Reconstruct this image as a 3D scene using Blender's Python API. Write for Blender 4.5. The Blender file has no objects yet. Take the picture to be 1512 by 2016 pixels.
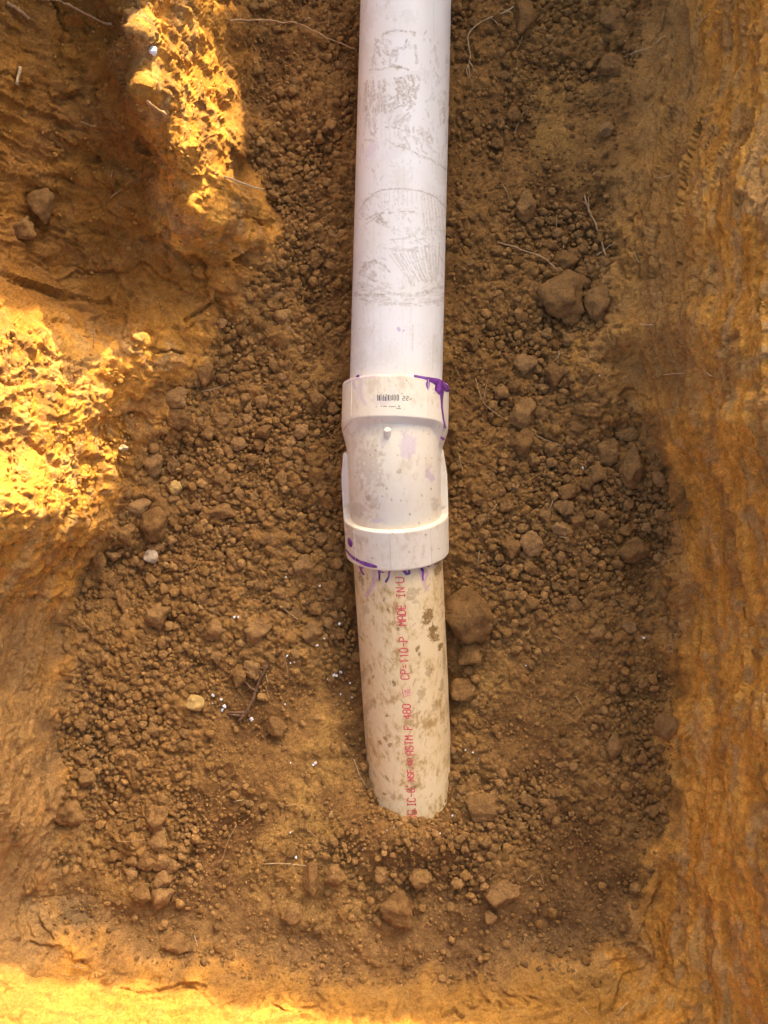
import bpy, bmesh, math, random
import numpy as np
from mathutils import Vector, Matrix

random.seed(7)
rng = np.random.default_rng(11)
scene = bpy.context.scene
COL = scene.collection

# ------------------------------------------------------------------ camera
CAM_H = 1.49
PITCH = math.radians(2.5)
FPX = 1516.0                      # focal length in pixels of the 1512 x 2016 photograph
cam_data = bpy.data.cameras.new("camera")
cam = bpy.data.objects.new("camera", cam_data)
COL.objects.link(cam)
cam.location = (0, 0, CAM_H)
cam.rotation_euler = (PITCH, 0, 0)
cam_data.sensor_fit = 'HORIZONTAL'
cam_data.sensor_width = 36.0
cam_data.lens = 36.0 * FPX / 1512.0
cam_data.clip_start = 0.02
cam_data.clip_end = 500.0
scene.camera = cam

# ------------------------------------------------------------------ daylight
SUN_AZ = math.radians(22.0)       # from +Y towards +X
SUN_EL = math.radians(18.0)
world = bpy.data.worlds.new("World")
scene.world = world
world.use_nodes = True
wn = world.node_tree
wn.nodes.clear()
sky = wn.nodes.new("ShaderNodeTexSky")
sky.sky_type = 'NISHITA'
sky.sun_disc = False
sky.sun_elevation = SUN_EL
sky.sun_rotation = SUN_AZ
sky.air_density = 0.4
sky.dust_density = 6.0
sky.ozone_density = 0.0
bg = wn.nodes.new("ShaderNodeBackground")
bg.inputs[1].default_value = 0.12
wo = wn.nodes.new("ShaderNodeOutputWorld")
wn.links.new(sky.outputs[0], bg.inputs[0])
wn.links.new(bg.outputs[0], wo.inputs[0])

sun_data = bpy.data.lights.new("sun", 'SUN')
sun_data.energy = 3.3
sun_data.angle = math.radians(0.3)
sun_data.color = (1.0, 0.77, 0.41)
sun = bpy.data.objects.new("sun", sun_data)
COL.objects.link(sun)
SUN_DIR = Vector((math.sin(SUN_AZ) * math.cos(SUN_EL), math.cos(SUN_AZ) * math.cos(SUN_EL), math.sin(SUN_EL)))
sun.rotation_euler = SUN_DIR.to_track_quat('Z', 'Y').to_euler()
sun.location = SUN_DIR * 8

scene.view_settings.view_transform = 'Standard'
scene.view_settings.look = 'None'
scene.view_settings.gamma = 1.0
scene.view_settings.use_curve_mapping = False
scene.view_settings.exposure = 2.38
scene.render.engine = 'CYCLES'
scene.cycles.max_bounces = 8
scene.cycles.diffuse_bounces = 5

# ------------------------------------------------------------------ helpers
CP, SP = math.cos(PITCH), math.sin(PITCH)

def rays(px, py):
    u = (np.asarray(px, float) - 756.0) / FPX
    v = (1008.0 - np.asarray(py, float)) / FPX
    return u, v * CP + SP, v * SP - CP

def at(px, py, z):
    """the place on the level z that was measured at (px, py) in the photograph"""
    dx, dy, dz = rays(px, py)
    t = (np.asarray(z, float) - CAM_H) / dz
    return dx * t, dy * t, np.asarray(z, float) + 0 * t

def to_px(P):
    """pixel of world points (n,3)"""
    x, y, z = P[:, 0], P[:, 1], P[:, 2] - CAM_H
    yc = y * CP + z * SP
    zc = -y * SP + z * CP
    return 756 + FPX * x / -zc, 1008 - FPX * yc / -zc

def smooth(a, b, x):
    t = np.clip((x - a) / (b - a), 0, 1)
    return t * t * (3 - 2 * t)

_G = rng.normal(size=(256, 3))
_G /= np.linalg.norm(_G, axis=1)[:, None]
_P = rng.permutation(256)
_P = np.concatenate([_P, _P, _P])

def perlin(x, y, z):
    xi = np.floor(x).astype(np.int64); yi = np.floor(y).astype(np.int64); zi = np.floor(z).astype(np.int64)
    xf = x - xi; yf = y - yi; zf = z - zi
    u = xf ** 3 * (xf * (xf * 6 - 15) + 10)
    v = yf ** 3 * (yf * (yf * 6 - 15) + 10)
    w = zf ** 3 * (zf * (zf * 6 - 15) + 10)
    xi &= 255; yi &= 255; zi &= 255
    def g(i, j, k):
        h = _P[_P[_P[(xi + i) & 255] + ((yi + j) & 255)] + ((zi + k) & 255)]
        G = _G[h]
        return G[..., 0] * (xf - i) + G[..., 1] * (yf - j) + G[..., 2] * (zf - k)
    x00 = g(0, 0, 0) * (1 - u) + g(1, 0, 0) * u
    x10 = g(0, 1, 0) * (1 - u) + g(1, 1, 0) * u
    x01 = g(0, 0, 1) * (1 - u) + g(1, 0, 1) * u
    x11 = g(0, 1, 1) * (1 - u) + g(1, 1, 1) * u
    return ((x00 * (1 - v) + x10 * v) * (1 - w) + (x01 * (1 - v) + x11 * v) * w) * 1.6

def noise3(P, size, off=0.0):
    return perlin(P[:, 0] / size + off, P[:, 1] / size + off * 1.7, P[:, 2] / size - off * 0.6)

def domes(x, y, cell, seed, fill=0.62, jitter=0.75):
    """packed rounded lumps: height of the tallest dome over each point, and a tone for each lump"""
    gx = np.floor(x / cell).astype(np.int64); gy = np.floor(y / cell).astype(np.int64)
    best = np.zeros_like(x); tone = np.zeros_like(x)
    for i in (-1, 0, 1):
        for j in (-1, 0, 1):
            cx = gx + i; cy = gy + j
            h = (cx * 73856093) ^ (cy * 19349663) ^ (seed * 83492791)
            h = (h ^ (h >> 13)) * 1274126177 & 0x7fffffff
            r1 = (h & 1023) / 1023.0; r2 = ((h >> 10) & 1023) / 1023.0; r3 = ((h >> 20) & 1023) / 1023.0
            ox = (cx + 0.5 + jitter * (r1 - 0.5)) * cell
            oy = (cy + 0.5 + jitter * (r2 - 0.5)) * cell
            rad = cell * fill * (0.45 + 0.75 * r3)
            a = r1 * 6.28 + r2 * 9
            dx = x - ox; dy = y - oy
            ca, sa = np.cos(a), np.sin(a)
            ex = (dx * ca + dy * sa) * 1.18; ey = (-dx * sa + dy * ca) * 0.88
            d2 = (ex * ex + ey * ey) / (rad * rad)
            hh = np.sqrt(np.clip(1 - d2, 0, 1)) * rad
            hh = np.minimum(hh, rad * 0.62)
            m = hh > best
            best = np.where(m, hh, best)
            tone = np.where(m, ((h >> 5) & 255) / 255.0, tone)
    return best, tone

def facets(x, y, cell, seed):
    """broken angular faces: each cell a small tilted plane"""
    gx = np.floor(x / cell).astype(np.int64); gy = np.floor(y / cell).astype(np.int64)
    best = np.full(x.shape, 1e9); hgt = np.zeros_like(x)
    for i in (-1, 0, 1):
        for j in (-1, 0, 1):
            cx = gx + i; cy = gy + j
            h = (cx * 73856093) ^ (cy * 19349663) ^ (seed * 83492791)
            h = (h ^ (h >> 13)) * 1274126177 & 0x7fffffff
            h2 = (h ^ (h >> 7)) * 668265263 & 0x7fffffff
            r1 = (h & 1023) / 1023.0; r2 = ((h >> 10) & 1023) / 1023.0
            r3 = (h2 & 1023) / 1023.0; r4 = ((h2 >> 10) & 1023) / 1023.0; r5 = ((h2 >> 20) & 1023) / 1023.0
            dx = x - (cx + r1) * cell; dy = y - (cy + r2) * cell
            d2 = dx * dx + dy * dy
            m = d2 < best
            best = np.where(m, d2, best)
            hgt = np.where(m, (r3 - .5) + ((r4 - .5) * dx + (r5 - .5) * dy) * 2.2 / cell, hgt)
    return hgt

def mesh_object(name, V, F, mat=None, parent=None, smooth_shade=True, colors=None, attr="soil_color"):
    me = bpy.data.meshes.new(name)
    V = np.ascontiguousarray(V, dtype=np.float32)
    if isinstance(F, np.ndarray):
        n = F.shape[1]
        me.vertices.add(len(V)); me.vertices.foreach_set("co", V.ravel())
        me.loops.add(F.size); me.loops.foreach_set("vertex_index", F.astype(np.int32).ravel())
        me.polygons.add(len(F))
        me.polygons.foreach_set("loop_start", np.arange(0, F.size, n, dtype=np.int32))
        me.polygons.foreach_set("loop_total", np.full(len(F), n, dtype=np.int32))
        me.update(calc_edges=True)
    else:
        me.from_pydata([tuple(v) for v in V], [], F)
        me.update()
    me.polygons.foreach_set("use_smooth", np.full(len(me.polygons), smooth_shade, dtype=bool))
    if colors is not None:
        ca = me.color_attributes.new(attr, 'FLOAT_COLOR', 'POINT')
        c4 = np.ones((len(V), 4), np.float32); c4[:, :colors.shape[1]] = colors
        ca.data.foreach_set("color", c4.ravel())
    if mat: me.materials.append(mat)
    ob = bpy.data.objects.new(name, me)
    COL.objects.link(ob)
    if parent: ob.parent = parent
    return ob

def tag(o, label=None, cat=None, group=None, kind=None):
    if label: o["label"] = label
    if cat: o["category"] = cat
    if group: o["group"] = group
    if kind: o["kind"] = kind
    return o

# ------------------------------------------------------------------ materials
class NT:
    def __init__(self, name):
        self.m = bpy.data.materials.new(name); self.m.use_nodes = True
        self.t = self.m.node_tree; self.b = self.t.nodes["Principled BSDF"]
    def n(self, kind, **kw):
        nd = self.t.nodes.new(kind)
        for k, v in kw.items():
            if isinstance(k, str) and hasattr(nd, k): setattr(nd, k, v)
        return nd
    def l(self, a, b): self.t.links.new(a, b)
    def noise(self, scale, detail=4, rough=0.6, vec=None):
        nd = self.n("ShaderNodeTexNoise"); nd.inputs["Scale"].default_value = scale
        nd.inputs["Detail"].default_value = detail; nd.inputs["Roughness"].default_value = rough
        if vec is not None: self.l(vec, nd.inputs["Vector"])
        return nd.outputs["Fac"]
    def ramp(self, fac, stops):
        nd = self.n("ShaderNodeValToRGB")
        cr = nd.color_ramp
        while len(cr.elements) < len(stops): cr.elements.new(0.5)
        for e, (p, c) in zip(cr.elements, stops):
            e.position = p; e.color = (*c, 1) if len(c) == 3 else c
        self.l(fac, nd.inputs[0]); return nd.outputs[0]
    def mix(self, fac, a, b, mode='MIX'):
        nd = self.n("ShaderNodeMix"); nd.data_type = 'RGBA'; nd.blend_type = mode
        for s, v in ((nd.inputs[0], fac), (nd.inputs[6], a), (nd.inputs[7], b)):
            if hasattr(v, "is_linked"): self.l(v, s)
            elif isinstance(v, (int, float)): s.default_value = v
            else: s.default_value = (*v, 1)
        return nd.outputs[2]
    def math(self, op, a, b=0.0):
        nd = self.n("ShaderNodeMath"); nd.operation = op
        for s, v in ((nd.inputs[0], a), (nd.inputs[1], b)):
            if hasattr(v, "is_linked"): self.l(v, s)
            else: s.default_value = v
        return nd.outputs[0]
    def bump(self, h, strength, dist, prev=None):
        nd = self.n("ShaderNodeBump"); nd.inputs["Strength"].default_value = strength
        nd.inputs["Distance"].default_value = dist
        self.l(h, nd.inputs["Height"])
        if prev is not None: self.l(prev, nd.inputs["Normal"])
        return nd.outputs[0]
    def pos(self):
        return self.n("ShaderNodeNewGeometry").outputs["Position"]
    def obj(self):
        return self.n("ShaderNodeTexCoord").outputs["Object"]
    def attr(self, name):
        nd = self.n("ShaderNodeAttribute"); nd.attribute_name = name; return nd

def soil_material(name="soil"):
    k = NT(name)
    p = k.pos()
    c = k.attr("soil_color").outputs["Color"]
    f1 = k.noise(260, 3, 0.65, p)
    f2 = k.noise(70, 4, 0.6, p)
    v1 = k.ramp(f1, [(0.25, (0.66, 0.64, 0.62)), (0.5, (1, 1, 1)), (0.8, (1.35, 1.33, 1.28))])
    v2 = k.ramp(f2, [(0.25, (0.78, 0.76, 0.76)), (0.5, (1, 1, 1)), (0.8, (1.2, 1.2, 1.18))])
    col = k.mix(1.0, c, v1, 'MULTIPLY'); col = k.mix(1.0, col, v2, 'MULTIPLY')
    # scattered pale grit
    g = k.noise(520, 1, 0.5, p)
    gm = k.ramp(g, [(0.735, (0, 0, 0)), (0.77, (1, 1, 1))])
    col = k.mix(k.math('MULTIPLY', gm, 0.55), col, (0.42, 0.30, 0.16))
    k.l(col, k.b.inputs["Base Color"])
    k.b.inputs["Roughness"].default_value = 0.93
    k.b.inputs["Specular IOR Level"].default_value = 0.15
    b1 = k.bump(k.noise(150, 6, 0.72, p), 1.0, 0.006)
    b2 = k.bump(k.noise(500, 3, 0.65, p), 0.8, 0.002, b1)
    k.l(b2, k.b.inputs["Normal"])
    return k.m

def clod_material(name="clod"):
    k = NT(name)
    p = k.pos()
    oi = k.n("ShaderNodeObjectInfo").outputs["Random"]
    base = k.ramp(oi, [(0.0, (0.225, 0.116, 0.038)), (0.3, (0.265, 0.140, 0.046)), (0.6, (0.285, 0.155, 0.054)),
                       (0.85, (0.315, 0.172, 0.060)), (1.0, (0.345, 0.195, 0.075))])
    f1 = k.noise(230, 4, 0.65, p); f2 = k.noise(45, 4, 0.6, p)
    col = k.mix(1.0, base, k.ramp(f1, [(0.25, (0.66, 0.64, 0.62)), (0.5, (1, 1, 1)), (0.8, (1.3, 1.3, 1.25))]), 'MULTIPLY')
    col = k.mix(1.0, col, k.ramp(f2, [(0.3, (0.72, 0.68, 0.64)), (0.5, (1, 1, 1)), (0.75, (1.25, 1.22, 1.15))]), 'MULTIPLY')
    k.l(col, k.b.inputs["Base Color"])
    k.b.inputs["Roughness"].default_value = 0.93
    k.b.inputs["Specular IOR Level"].default_value = 0.15
    b1 = k.bump(k.noise(120, 6, 0.75, p), 1.0, 0.007)
    k.l(b1, k.b.inputs["Normal"])
    return k.m

def plain(name, color, rough=0.6, var=0.25, scale=120, spec=0.3):
    k = NT(name)
    f = k.noise(scale, 3, 0.6, k.pos())
    lo = tuple(c * (1 - var) for c in color); hi = tuple(min(1, c * (1 + var)) for c in color)
    k.l(k.ramp(f, [(0.3, lo), (0.7, hi)]), k.b.inputs["Base Color"])
    k.b.inputs["Roughness"].default_value = rough
    k.b.inputs["Specular IOR Level"].default_value = spec
    return k.m

def plastic(name, base, dust, dust_amount, speck=0.0):
    """white PVC with painted-on marks: attribute channels R dirt, G scuff, B primer"""
    k = NT(name)
    p = k.pos()
    a = k.attr("marks").outputs["Color"]
    sep = k.n("ShaderNodeSeparateColor"); k.l(a, sep.inputs[0])
    R, G, B = sep.outputs[0], sep.outputs[1], sep.outputs[2]
    f = k.noise(14, 5, 0.65, p)
    fine = k.noise(230, 4, 0.7, p)
    grain = k.noise(420, 2, 0.6, p)
    dm = k.math('MULTIPLY', k.ramp(f, [(0.3, (0.25,) * 3), (0.7, (1, 1, 1))]), dust_amount)
    col = k.mix(dm, base, dust)
    if speck > 0:
        mp = k.n("ShaderNodeMapping"); mp.inputs["Scale"].default_value = (1, 0.55, 1); mp.inputs["Rotation"].default_value = (0, 0, 0.45)
        k.l(p, mp.inputs["Vector"])
        s1 = k.noise(95, 5, 0.72, mp.outputs[0])
        z1 = k.noise(17, 3, 0.6, p)
        th = k.math('ADD', k.math('MULTIPLY', z1, 0.55), k.math('MULTIPLY', s1, 0.75))
        m1 = k.ramp(th, [(0.71, (0, 0, 0)), (0.76, (0.7,) * 3), (0.84, (1, 1, 1))])
        col = k.mix(k.math('MULTIPLY', m1, speck), col, (0.30, 0.17, 0.05))
        m2 = k.ramp(th, [(0.63, (0, 0, 0)), (0.70, (1, 1, 1))])
        col = k.mix(k.math('MULTIPLY', m2, 0.4 * speck), col, (0.52, 0.35, 0.14))
    # scuffs broken up by fine noise
    sm = k.math('MULTIPLY', G, k.ramp(fine, [(0.37, (0.1,) * 3), (0.52, (1, 1, 1))]))
    col = k.mix(sm, col, (0.33, 0.26, 0.185))
    dmk = k.math('MULTIPLY', R, k.ramp(grain, [(0.3, (0.4,) * 3), (0.5, (1, 1, 1))]))
    col = k.mix(dmk, col, (0.21, 0.115, 0.032))
    col = k.mix(k.math('MULTIPLY', B, k.ramp(fine, [(0.3, (0.6,) * 3), (0.6, (1, 1, 1))])), col, (0.33, 0.14, 0.42))
    k.l(col, k.b.inputs["Base Color"])
    k.b.inputs["Roughness"].default_value = 0.45
    k.b.inputs["Specular IOR Level"].default_value = 0.35
    k.l(k.bump(fine, 0.10, 0.0008), k.b.inputs["Normal"])
    return k.m

M_soil = soil_material()
M_clod = clod_material()
M_pipe_up = plastic("white_pvc", (0.72, 0.71, 0.685), (0.60, 0.50, 0.36), 0.38)
M_pipe_lo = plastic("dusty_pvc", (0.74, 0.595, 0.365), (0.60, 0.42, 0.18), 0.55, 1.0)
M_elbow = plastic("fitting_pvc", (0.77, 0.70, 0.565), (0.66, 0.50, 0.28), 0.36, 0.25)
M_print = plain("red_ink", (0.56, 0.10, 0.10), 0.6, 0.35, 300)
M_black = plain("black_ink", (0.08, 0.075, 0.08), 0.6, 0.4, 300)
M_primer = plain("purple_primer", (0.17, 0.045, 0.24), 0.3, 0.75, 70, 0.5)
M_primer_pale = plain("pale_primer", (0.60, 0.40, 0.56), 0.5, 0.15, 200)
M_root = plain("dry_root", (0.36, 0.22, 0.10), 0.8, 0.35, 150)
M_straw = plain("pale_straw", (0.46, 0.33, 0.17), 0.7, 0.25, 150)
M_twig = plain("dark_twig", (0.13, 0.07, 0.035), 0.85, 0.4, 150)
M_white = plain("white_flake", (0.72, 0.72, 0.72), 0.6, 0.08, 200)

# ------------------------------------------------------------------ the pit: one surveyed surface
# outline of the pit floor as measured, clockwise from the far end
FLOOR = [(462, -1330), (460, -700), (462, -250), (465, 0), (476, 100), (476, 200), (488, 330), (530, 390), (558, 450), (505, 540), (450, 610),
         (400, 680), (345, 770), (318, 830), (268, 885), (246, 950), (238, 1010), (200, 1080), (160, 1130), (125, 1230),
         (120, 1350), (110, 1450), (132, 1515), (108, 1620), (94, 1710), (56, 1768), (125, 1838), (200, 1884),
         (280, 1906), (425, 1908), (465, 1920), (575, 1935), (756, 1945), (906, 1938), (1080, 1924), (1180, 1894),
         (1244, 1830), (1284, 1730), (1318, 1625), (1325, 1500), (1332, 1350), (1340, 1200), (1336, 1080), (1322, 980),
         (1302, 900), (1284, 820), (1200, 775), (1152, 715), (1195, 620), (1212, 500), (1205, 380), (1225, 250),
         (1258, 120), (1285, 0), (1290, -250), (1290, -700), (1290, -1330)]
FL = np.array(FLOOR, float)

def inside(px, py, poly=FL):
    px = np.asarray(px, float); py = np.asarray(py, float)
    res = np.zeros(px.shape, bool)
    n = len(poly)
    for i in range(n):
        x1, y1 = poly[i]; x2, y2 = poly[(i + 1) % n]
        if y1 == y2: continue
        c = ((y1 > py) != (y2 > py)) & (px < (x2 - x1) * (py - y1) / (y2 - y1) + x1)
        res ^= c
    return res

def poly_dist(px, py, poly=FL):
    px = np.asarray(px, float); py = np.asarray(py, float)
    d = np.full(px.shape, 1e9)
    n = len(poly)
    for i in range(n):
        x1, y1 = poly[i]; x2, y2 = poly[(i + 1) % n]
        L = (x2 - x1) ** 2 + (y2 - y1) ** 2
        t = np.clip(((px - x1) * (x2 - x1) + (py - y1) * (y2 - y1)) / L, 0, 1)
        d = np.minimum(d, np.hypot(px - x1 - t * (x2 - x1), py - y1 - t * (y2 - y1)))
    return d

GROUND_Z = 0.45
ctrl = []
n = len(FLOOR)
for i in range(n):                                # floor outline, densified
    x1, y1 = FLOOR[i]; x2, y2 = FLOOR[(i + 1) % n]
    L = math.hypot(x2 - x1, y2 - y1); m = max(1, int(L / (90 if -300 < (y1 + y2) / 2 else 260)))
    for k in range(m):
        t = k / m; ctrl.append((x1 + (x2 - x1) * t, y1 + (y2 - y1) * t, 0.0))
gx, gy = np.meshgrid(np.arange(100, 1400, 95.0), np.arange(-1250, 1960, 95.0))
gx = gx.ravel(); gy = gy.ravel()
ok = inside(gx, gy) & (poly_dist(gx, gy) > 45)
for x, y in zip(gx[ok], gy[ok]): ctrl.append((x, y, 0.0))
# right bank
for row in [
    ((1400, -900, .15), (1500, -900, .33), (1640, -900, .46), (1820, -900, .58), (2000, -900, .60)),
    ((1400, -400, .15), (1500, -400, .33), (1640, -400, .46), (1820, -400, .58), (2000, -400, .60)),
    ((1345, 0, .07), (1415, 0, .15), (1512, 0, .33), (1650, 0, .46), (1820, 0, .58), (2000, 0, .60)),
    ((1310, 150, .05), (1390, 150, .14), (1512, 150, .34), (1650, 150, .46), (1820, 150, .58), (2000, 150, .60)),
    ((1260, 400, .06), (1330, 400, .14), (1440, 400, .30), (1512, 400, .38), (1650, 400, .47), (1820, 400, .57), (2000, 400, .60)),
    ((1225, 650, .06), (1300, 650, .12), (1400, 650, .27), (1512, 650, .39), (1650, 650, .47), (1820, 650, .57), (2000, 650, .60)),
    ((1340, 850, .12), (1420, 850, .25), (1512, 850, .385), (1650, 850, .47), (1820, 850, .57), (2000, 850, .60)),
    ((1385, 1100, .09), (1445, 1100, .20), (1512, 1100, .32), (1650, 1100, .44), (1820, 1100, .55), (2000, 1100, .60)),
    ((1380, 1400, .09), (1440, 1400, .20), (1512, 1400, .32), (1650, 1400, .44), (1820, 1400, .55), (2000, 1400, .60)),
    ((1375, 1620, .09), (1435, 1620, .20), (1512, 1640, .32), (1650, 1660, .44), (1820, 1700, .55), (2000, 1700, .60)),
    ((1335, 1800, .07), (1415, 1820, .18), (1512, 1850, .29), (1650, 1900, .41), (1820, 1960, .53), (2000, 2000, .60)),
    ((1290, 1925, .05), (1370, 1980, .12), (1470, 2050, .20), (1620, 2160, .30), (1800, 2300, .38), (2000, 2400, .45)),
    ((1106, 1965, .03), (1115, 2010, .07), (1130, 2060, .12), (1160, 2200, .22), (1200, 2400, .27), (1230, 2700, .30), (1250, 2900, .32)),
    ((906, 1975, .035), (906, 2016, .07), (906, 2060, .12), (906, 2200, .21), (906, 2400, .25), (906, 2700, .28), (906, 2900, .30)),
    ((756, 1980, .035), (756, 2016, .065), (756, 2060, .12), (756, 2200, .21), (756, 2400, .25), (756, 2700, .28), (756, 2900, .30)),
    ((575, 1965, .035), (575, 2016, .08), (575, 2060, .13), (570, 2200, .21), (560, 2400, .25), (550, 2700, .28), (550, 2900, .30)),
    ((400, 1942, .04), (390, 1980, .085), (380, 2030, .13), (360, 2180, .21), (330, 2400, .25), (300, 2700, .28), (300, 2900, .30)),
    ((190, 1915, .04), (160, 1960, .09), (130, 2016, .15), (80, 2160, .23), (0, 2350, .28), (-150, 2600, .33), (-200, 2800, .35)),
    ((80, 1868, .045), (30, 1905, .09), (-40, 1960, .15), (-160, 2060, .25), (-320, 2200, .34), (-480, 2350, .42), (-700, 2500, .45)),
    ((20, 1790, .05), (-40, 1820, .12), (-160, 1860, .25), (-320, 1920, .42), (-480, 1960, .56), (-700, 2000, .60)),
    # left bank, near half
    ((55, 1620, .09), (0, 1620, .18), (-90, 1620, .30), (-220, 1620, .43), (-400, 1640, .57), (-700, 1640, .60)),
    ((62, 1450, .09), (0, 1450, .19), (-90, 1450, .31), (-220, 1450, .43), (-400, 1450, .57), (-700, 1450, .60)),
    ((65, 1280, .10), (0, 1280, .20), (-90, 1280, .32), (-220, 1280, .44), (-400, 1280, .57), (-700, 1280, .60)),
    ((95, 1150, .11), (0, 1160, .26), (-90, 1150, .36), (-220, 1130, .46), (-400, 1120, .57), (-700, 1120, .60)),
    # the bulge that catches the sun
    ((215, 1000, .05), (170, 1040, .125), (110, 1010, .27), (50, 1010, .34), (0, 1010, .40), (-90, 1000, .42), (-220, 980, .50), (-400, 960, .58), (-700, 960, .60)),
    ((232, 890, .06), (180, 880, .155), (110, 880, .235), (0, 880, .36), (-90, 870, .43), (-220, 860, .51), (-400, 860, .58), (-700, 860, .60)),
    ((290, 755, .085), (262, 745, .115), (225, 750, .15), (150, 750, .22), (70, 740, .295), (0, 730, .36), (-90, 720, .43), (-220, 700, .51), (-400, 700, .58), (-700, 700, .60)),
    ((380, 640, .05), (320, 672, .085), (272, 665, .155), (225, 640, .125), (120, 660, .215), (50, 650, .315), (0, 640, .36), (-90, 620, .43), (-220, 600, .51), (-400, 600, .58)),
    # hollow of the bench
    ((430, 560, .055), (330, 570, .075), (200, 570, .115), (110, 580, .16), (40, 570, .225), (-40, 560, .31), (-220, 540, .50), (-400, 520, .58), (-700, 520, .60)),
    ((480, 460, .065), (400, 500, .085), (260, 480, .12), (130, 480, .155), (60, 480, .19), (-40, 470, .28), (-220, 450, .49), (-400, 440, .58)),
    # the spur
    ((505, 385, .035), (470, 385, .09), (445, 400, .13), (412, 430, .145), (372, 415, .195), (342, 410, .15), (260, 400, .15), (130, 390, .18), (0, 380, .25), (-150, 370, .39), (-350, 360, .57)),
    ((458, 290, .08), (430, 290, .14), (400, 290, .205), (365, 290, .265), (330, 290, .285), (305, 290, .22), (240, 290, .19), (130, 280, .215), (0, 270, .28), (-150, 260, .45), (-350, 260, .58)),
    ((445, 180, .09), (410, 180, .17), (370, 180, .255), (320, 180, .315), (262, 180, .365), (240, 180, .27), (130, 170, .24), (0, 170, .305), (-150, 160, .46), (-350, 150, .58)),
    ((448, 60, .07), (415, 60, .16), (375, 60, .25), (320, 60, .325), (252, 60, .395), (230, 60, .28), (130, 60, .26), (0, 60, .325), (-150, 60, .47), (-350, 60, .58), (-700, 60, .60)),
    ((430, -80, .12), (390, -80, .22), (330, -80, .32), (255, -80, .42), (230, -80, .32), (130, -80, .29), (0, -80, .35), (-150, -80, .48), (-350, -80, .58), (-700, -80, .60)),
    ((420, -400, .14), (380, -400, .23), (300, -400, .35), (200, -400, .43), (60, -400, .50), (-120, -400, .57), (-400, -400, .60)),
    ((420, -900, .14), (380, -900, .23), (300, -900, .35), (200, -900, .43), (60, -900, .50), (-120, -900, .57), (-400, -900, .60)),
]:
    ctrl += list(row)
for x in (460, 700, 1000, 1290):
    ctrl += [(x, -1700, .20), (x, -2200, .38), (x, -3000, .58), (x, -3500, .60)]
for x in (200, 1550): ctrl += [(x, -1500, .45), (x, -2200, .56), (x, -3000, .60)]
for x in (-100, 1850): ctrl += [(x, -1500, .59), (x, -2200, .60), (x, -3200, .60)]
ctrl = np.array(ctrl)

def rbf_fit(c, soft=18.0):
    d = np.hypot(c[:, None, 0] - c[None, :, 0], c[:, None, 1] - c[None, :, 1])
    A = np.sqrt(d * d + soft * soft) + np.eye(len(c)) * -4.0
    m = len(c)
    S = np.zeros((m + 1, m + 1)); S[:m, :m] = A; S[:m, m] = 1; S[m, :m] = 1
    r = np.zeros(m + 1); r[:m] = c[:, 2]
    return np.linalg.solve(S, r)
_w = rbf_fit(ctrl)

def survey_z(px, py):
    px = np.asarray(px, np.float32).ravel(); py = np.asarray(py, np.float32).ravel()
    out = np.empty(len(px))
    cx = ctrl[:, 0].astype(np.float32); cy = ctrl[:, 1].astype(np.float32); w = _w[:-1].astype(np.float32)
    for i in range(0, len(px), 40000):
        s = slice(i, i + 40000)
        dx = px[s, None] - cx; dy = py[s, None] - cy
        out[s] = np.sqrt(dx * dx + dy * dy + 324.0) @ w + _w[-1]
    return out

def lines(lo, hi, f0, f1, step, grow=1.13, mx=45):
    a = list(np.arange(f0, f1 + step, step))
    s = step; x = a[0]
    left = []
    while x > lo:
        s = min(mx, s * grow); x -= s; left.append(x)
    s = step; x = a[-1]; right = []
    while x < hi:
        s = min(mx, s * grow); x += s; right.append(x)
    return np.array(left[::-1] + a + right)

LX = lines(-1300, 2800, -30, 1542, 2.75)
LY = lines(-3700, 3300, -30, 2046, 2.75)
NX, NY = len(LX), len(LY)
# the broad shape is smooth: solve it on a coarser net, then interpolate
CXg = lines(-1300, 2800, -30, 1542, 11.0); CYg = lines(-3700, 3300, -30, 2046, 11.0)
Zc = survey_z(*[a.ravel() for a in np.meshgrid(CXg, CYg)]).reshape(len(CYg), len(CXg))

def lerp_z(px, py):
    px = np.clip(px, CXg[0], CXg[-1]); py = np.clip(py, CYg[0], CYg[-1])
    i = np.clip(np.searchsorted(CXg, px) - 1, 0, len(CXg) - 2); j = np.clip(np.searchsorted(CYg, py) - 1, 0, len(CYg) - 2)
    a = (px - CXg[i]) / (CXg[i + 1] - CXg[i]); b = (py - CYg[j]) / (CYg[j + 1] - CYg[j])
    z = (Zc[j, i] * (1 - a) + Zc[j, i + 1] * a) * (1 - b) + (Zc[j + 1, i] * (1 - a) + Zc[j + 1, i + 1] * a) * b
    return z

def seg_dist(px, py, pts):
    d = np.full(np.shape(px), 1e9); 
    for (x1, y1), (x2, y2) in zip(pts[:-1], pts[1:]):
        L = (x2 - x1) ** 2 + (y2 - y1) ** 2 + 1e-9
        t = np.clip(((px - x1) * (x2 - x1) + (py - y1) * (y2 - y1)) / L, 0, 1)
        d = np.minimum(d, np.hypot(px - x1 - t * (x2 - x1), py - y1 - t * (y2 - y1)))
    return d

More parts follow.
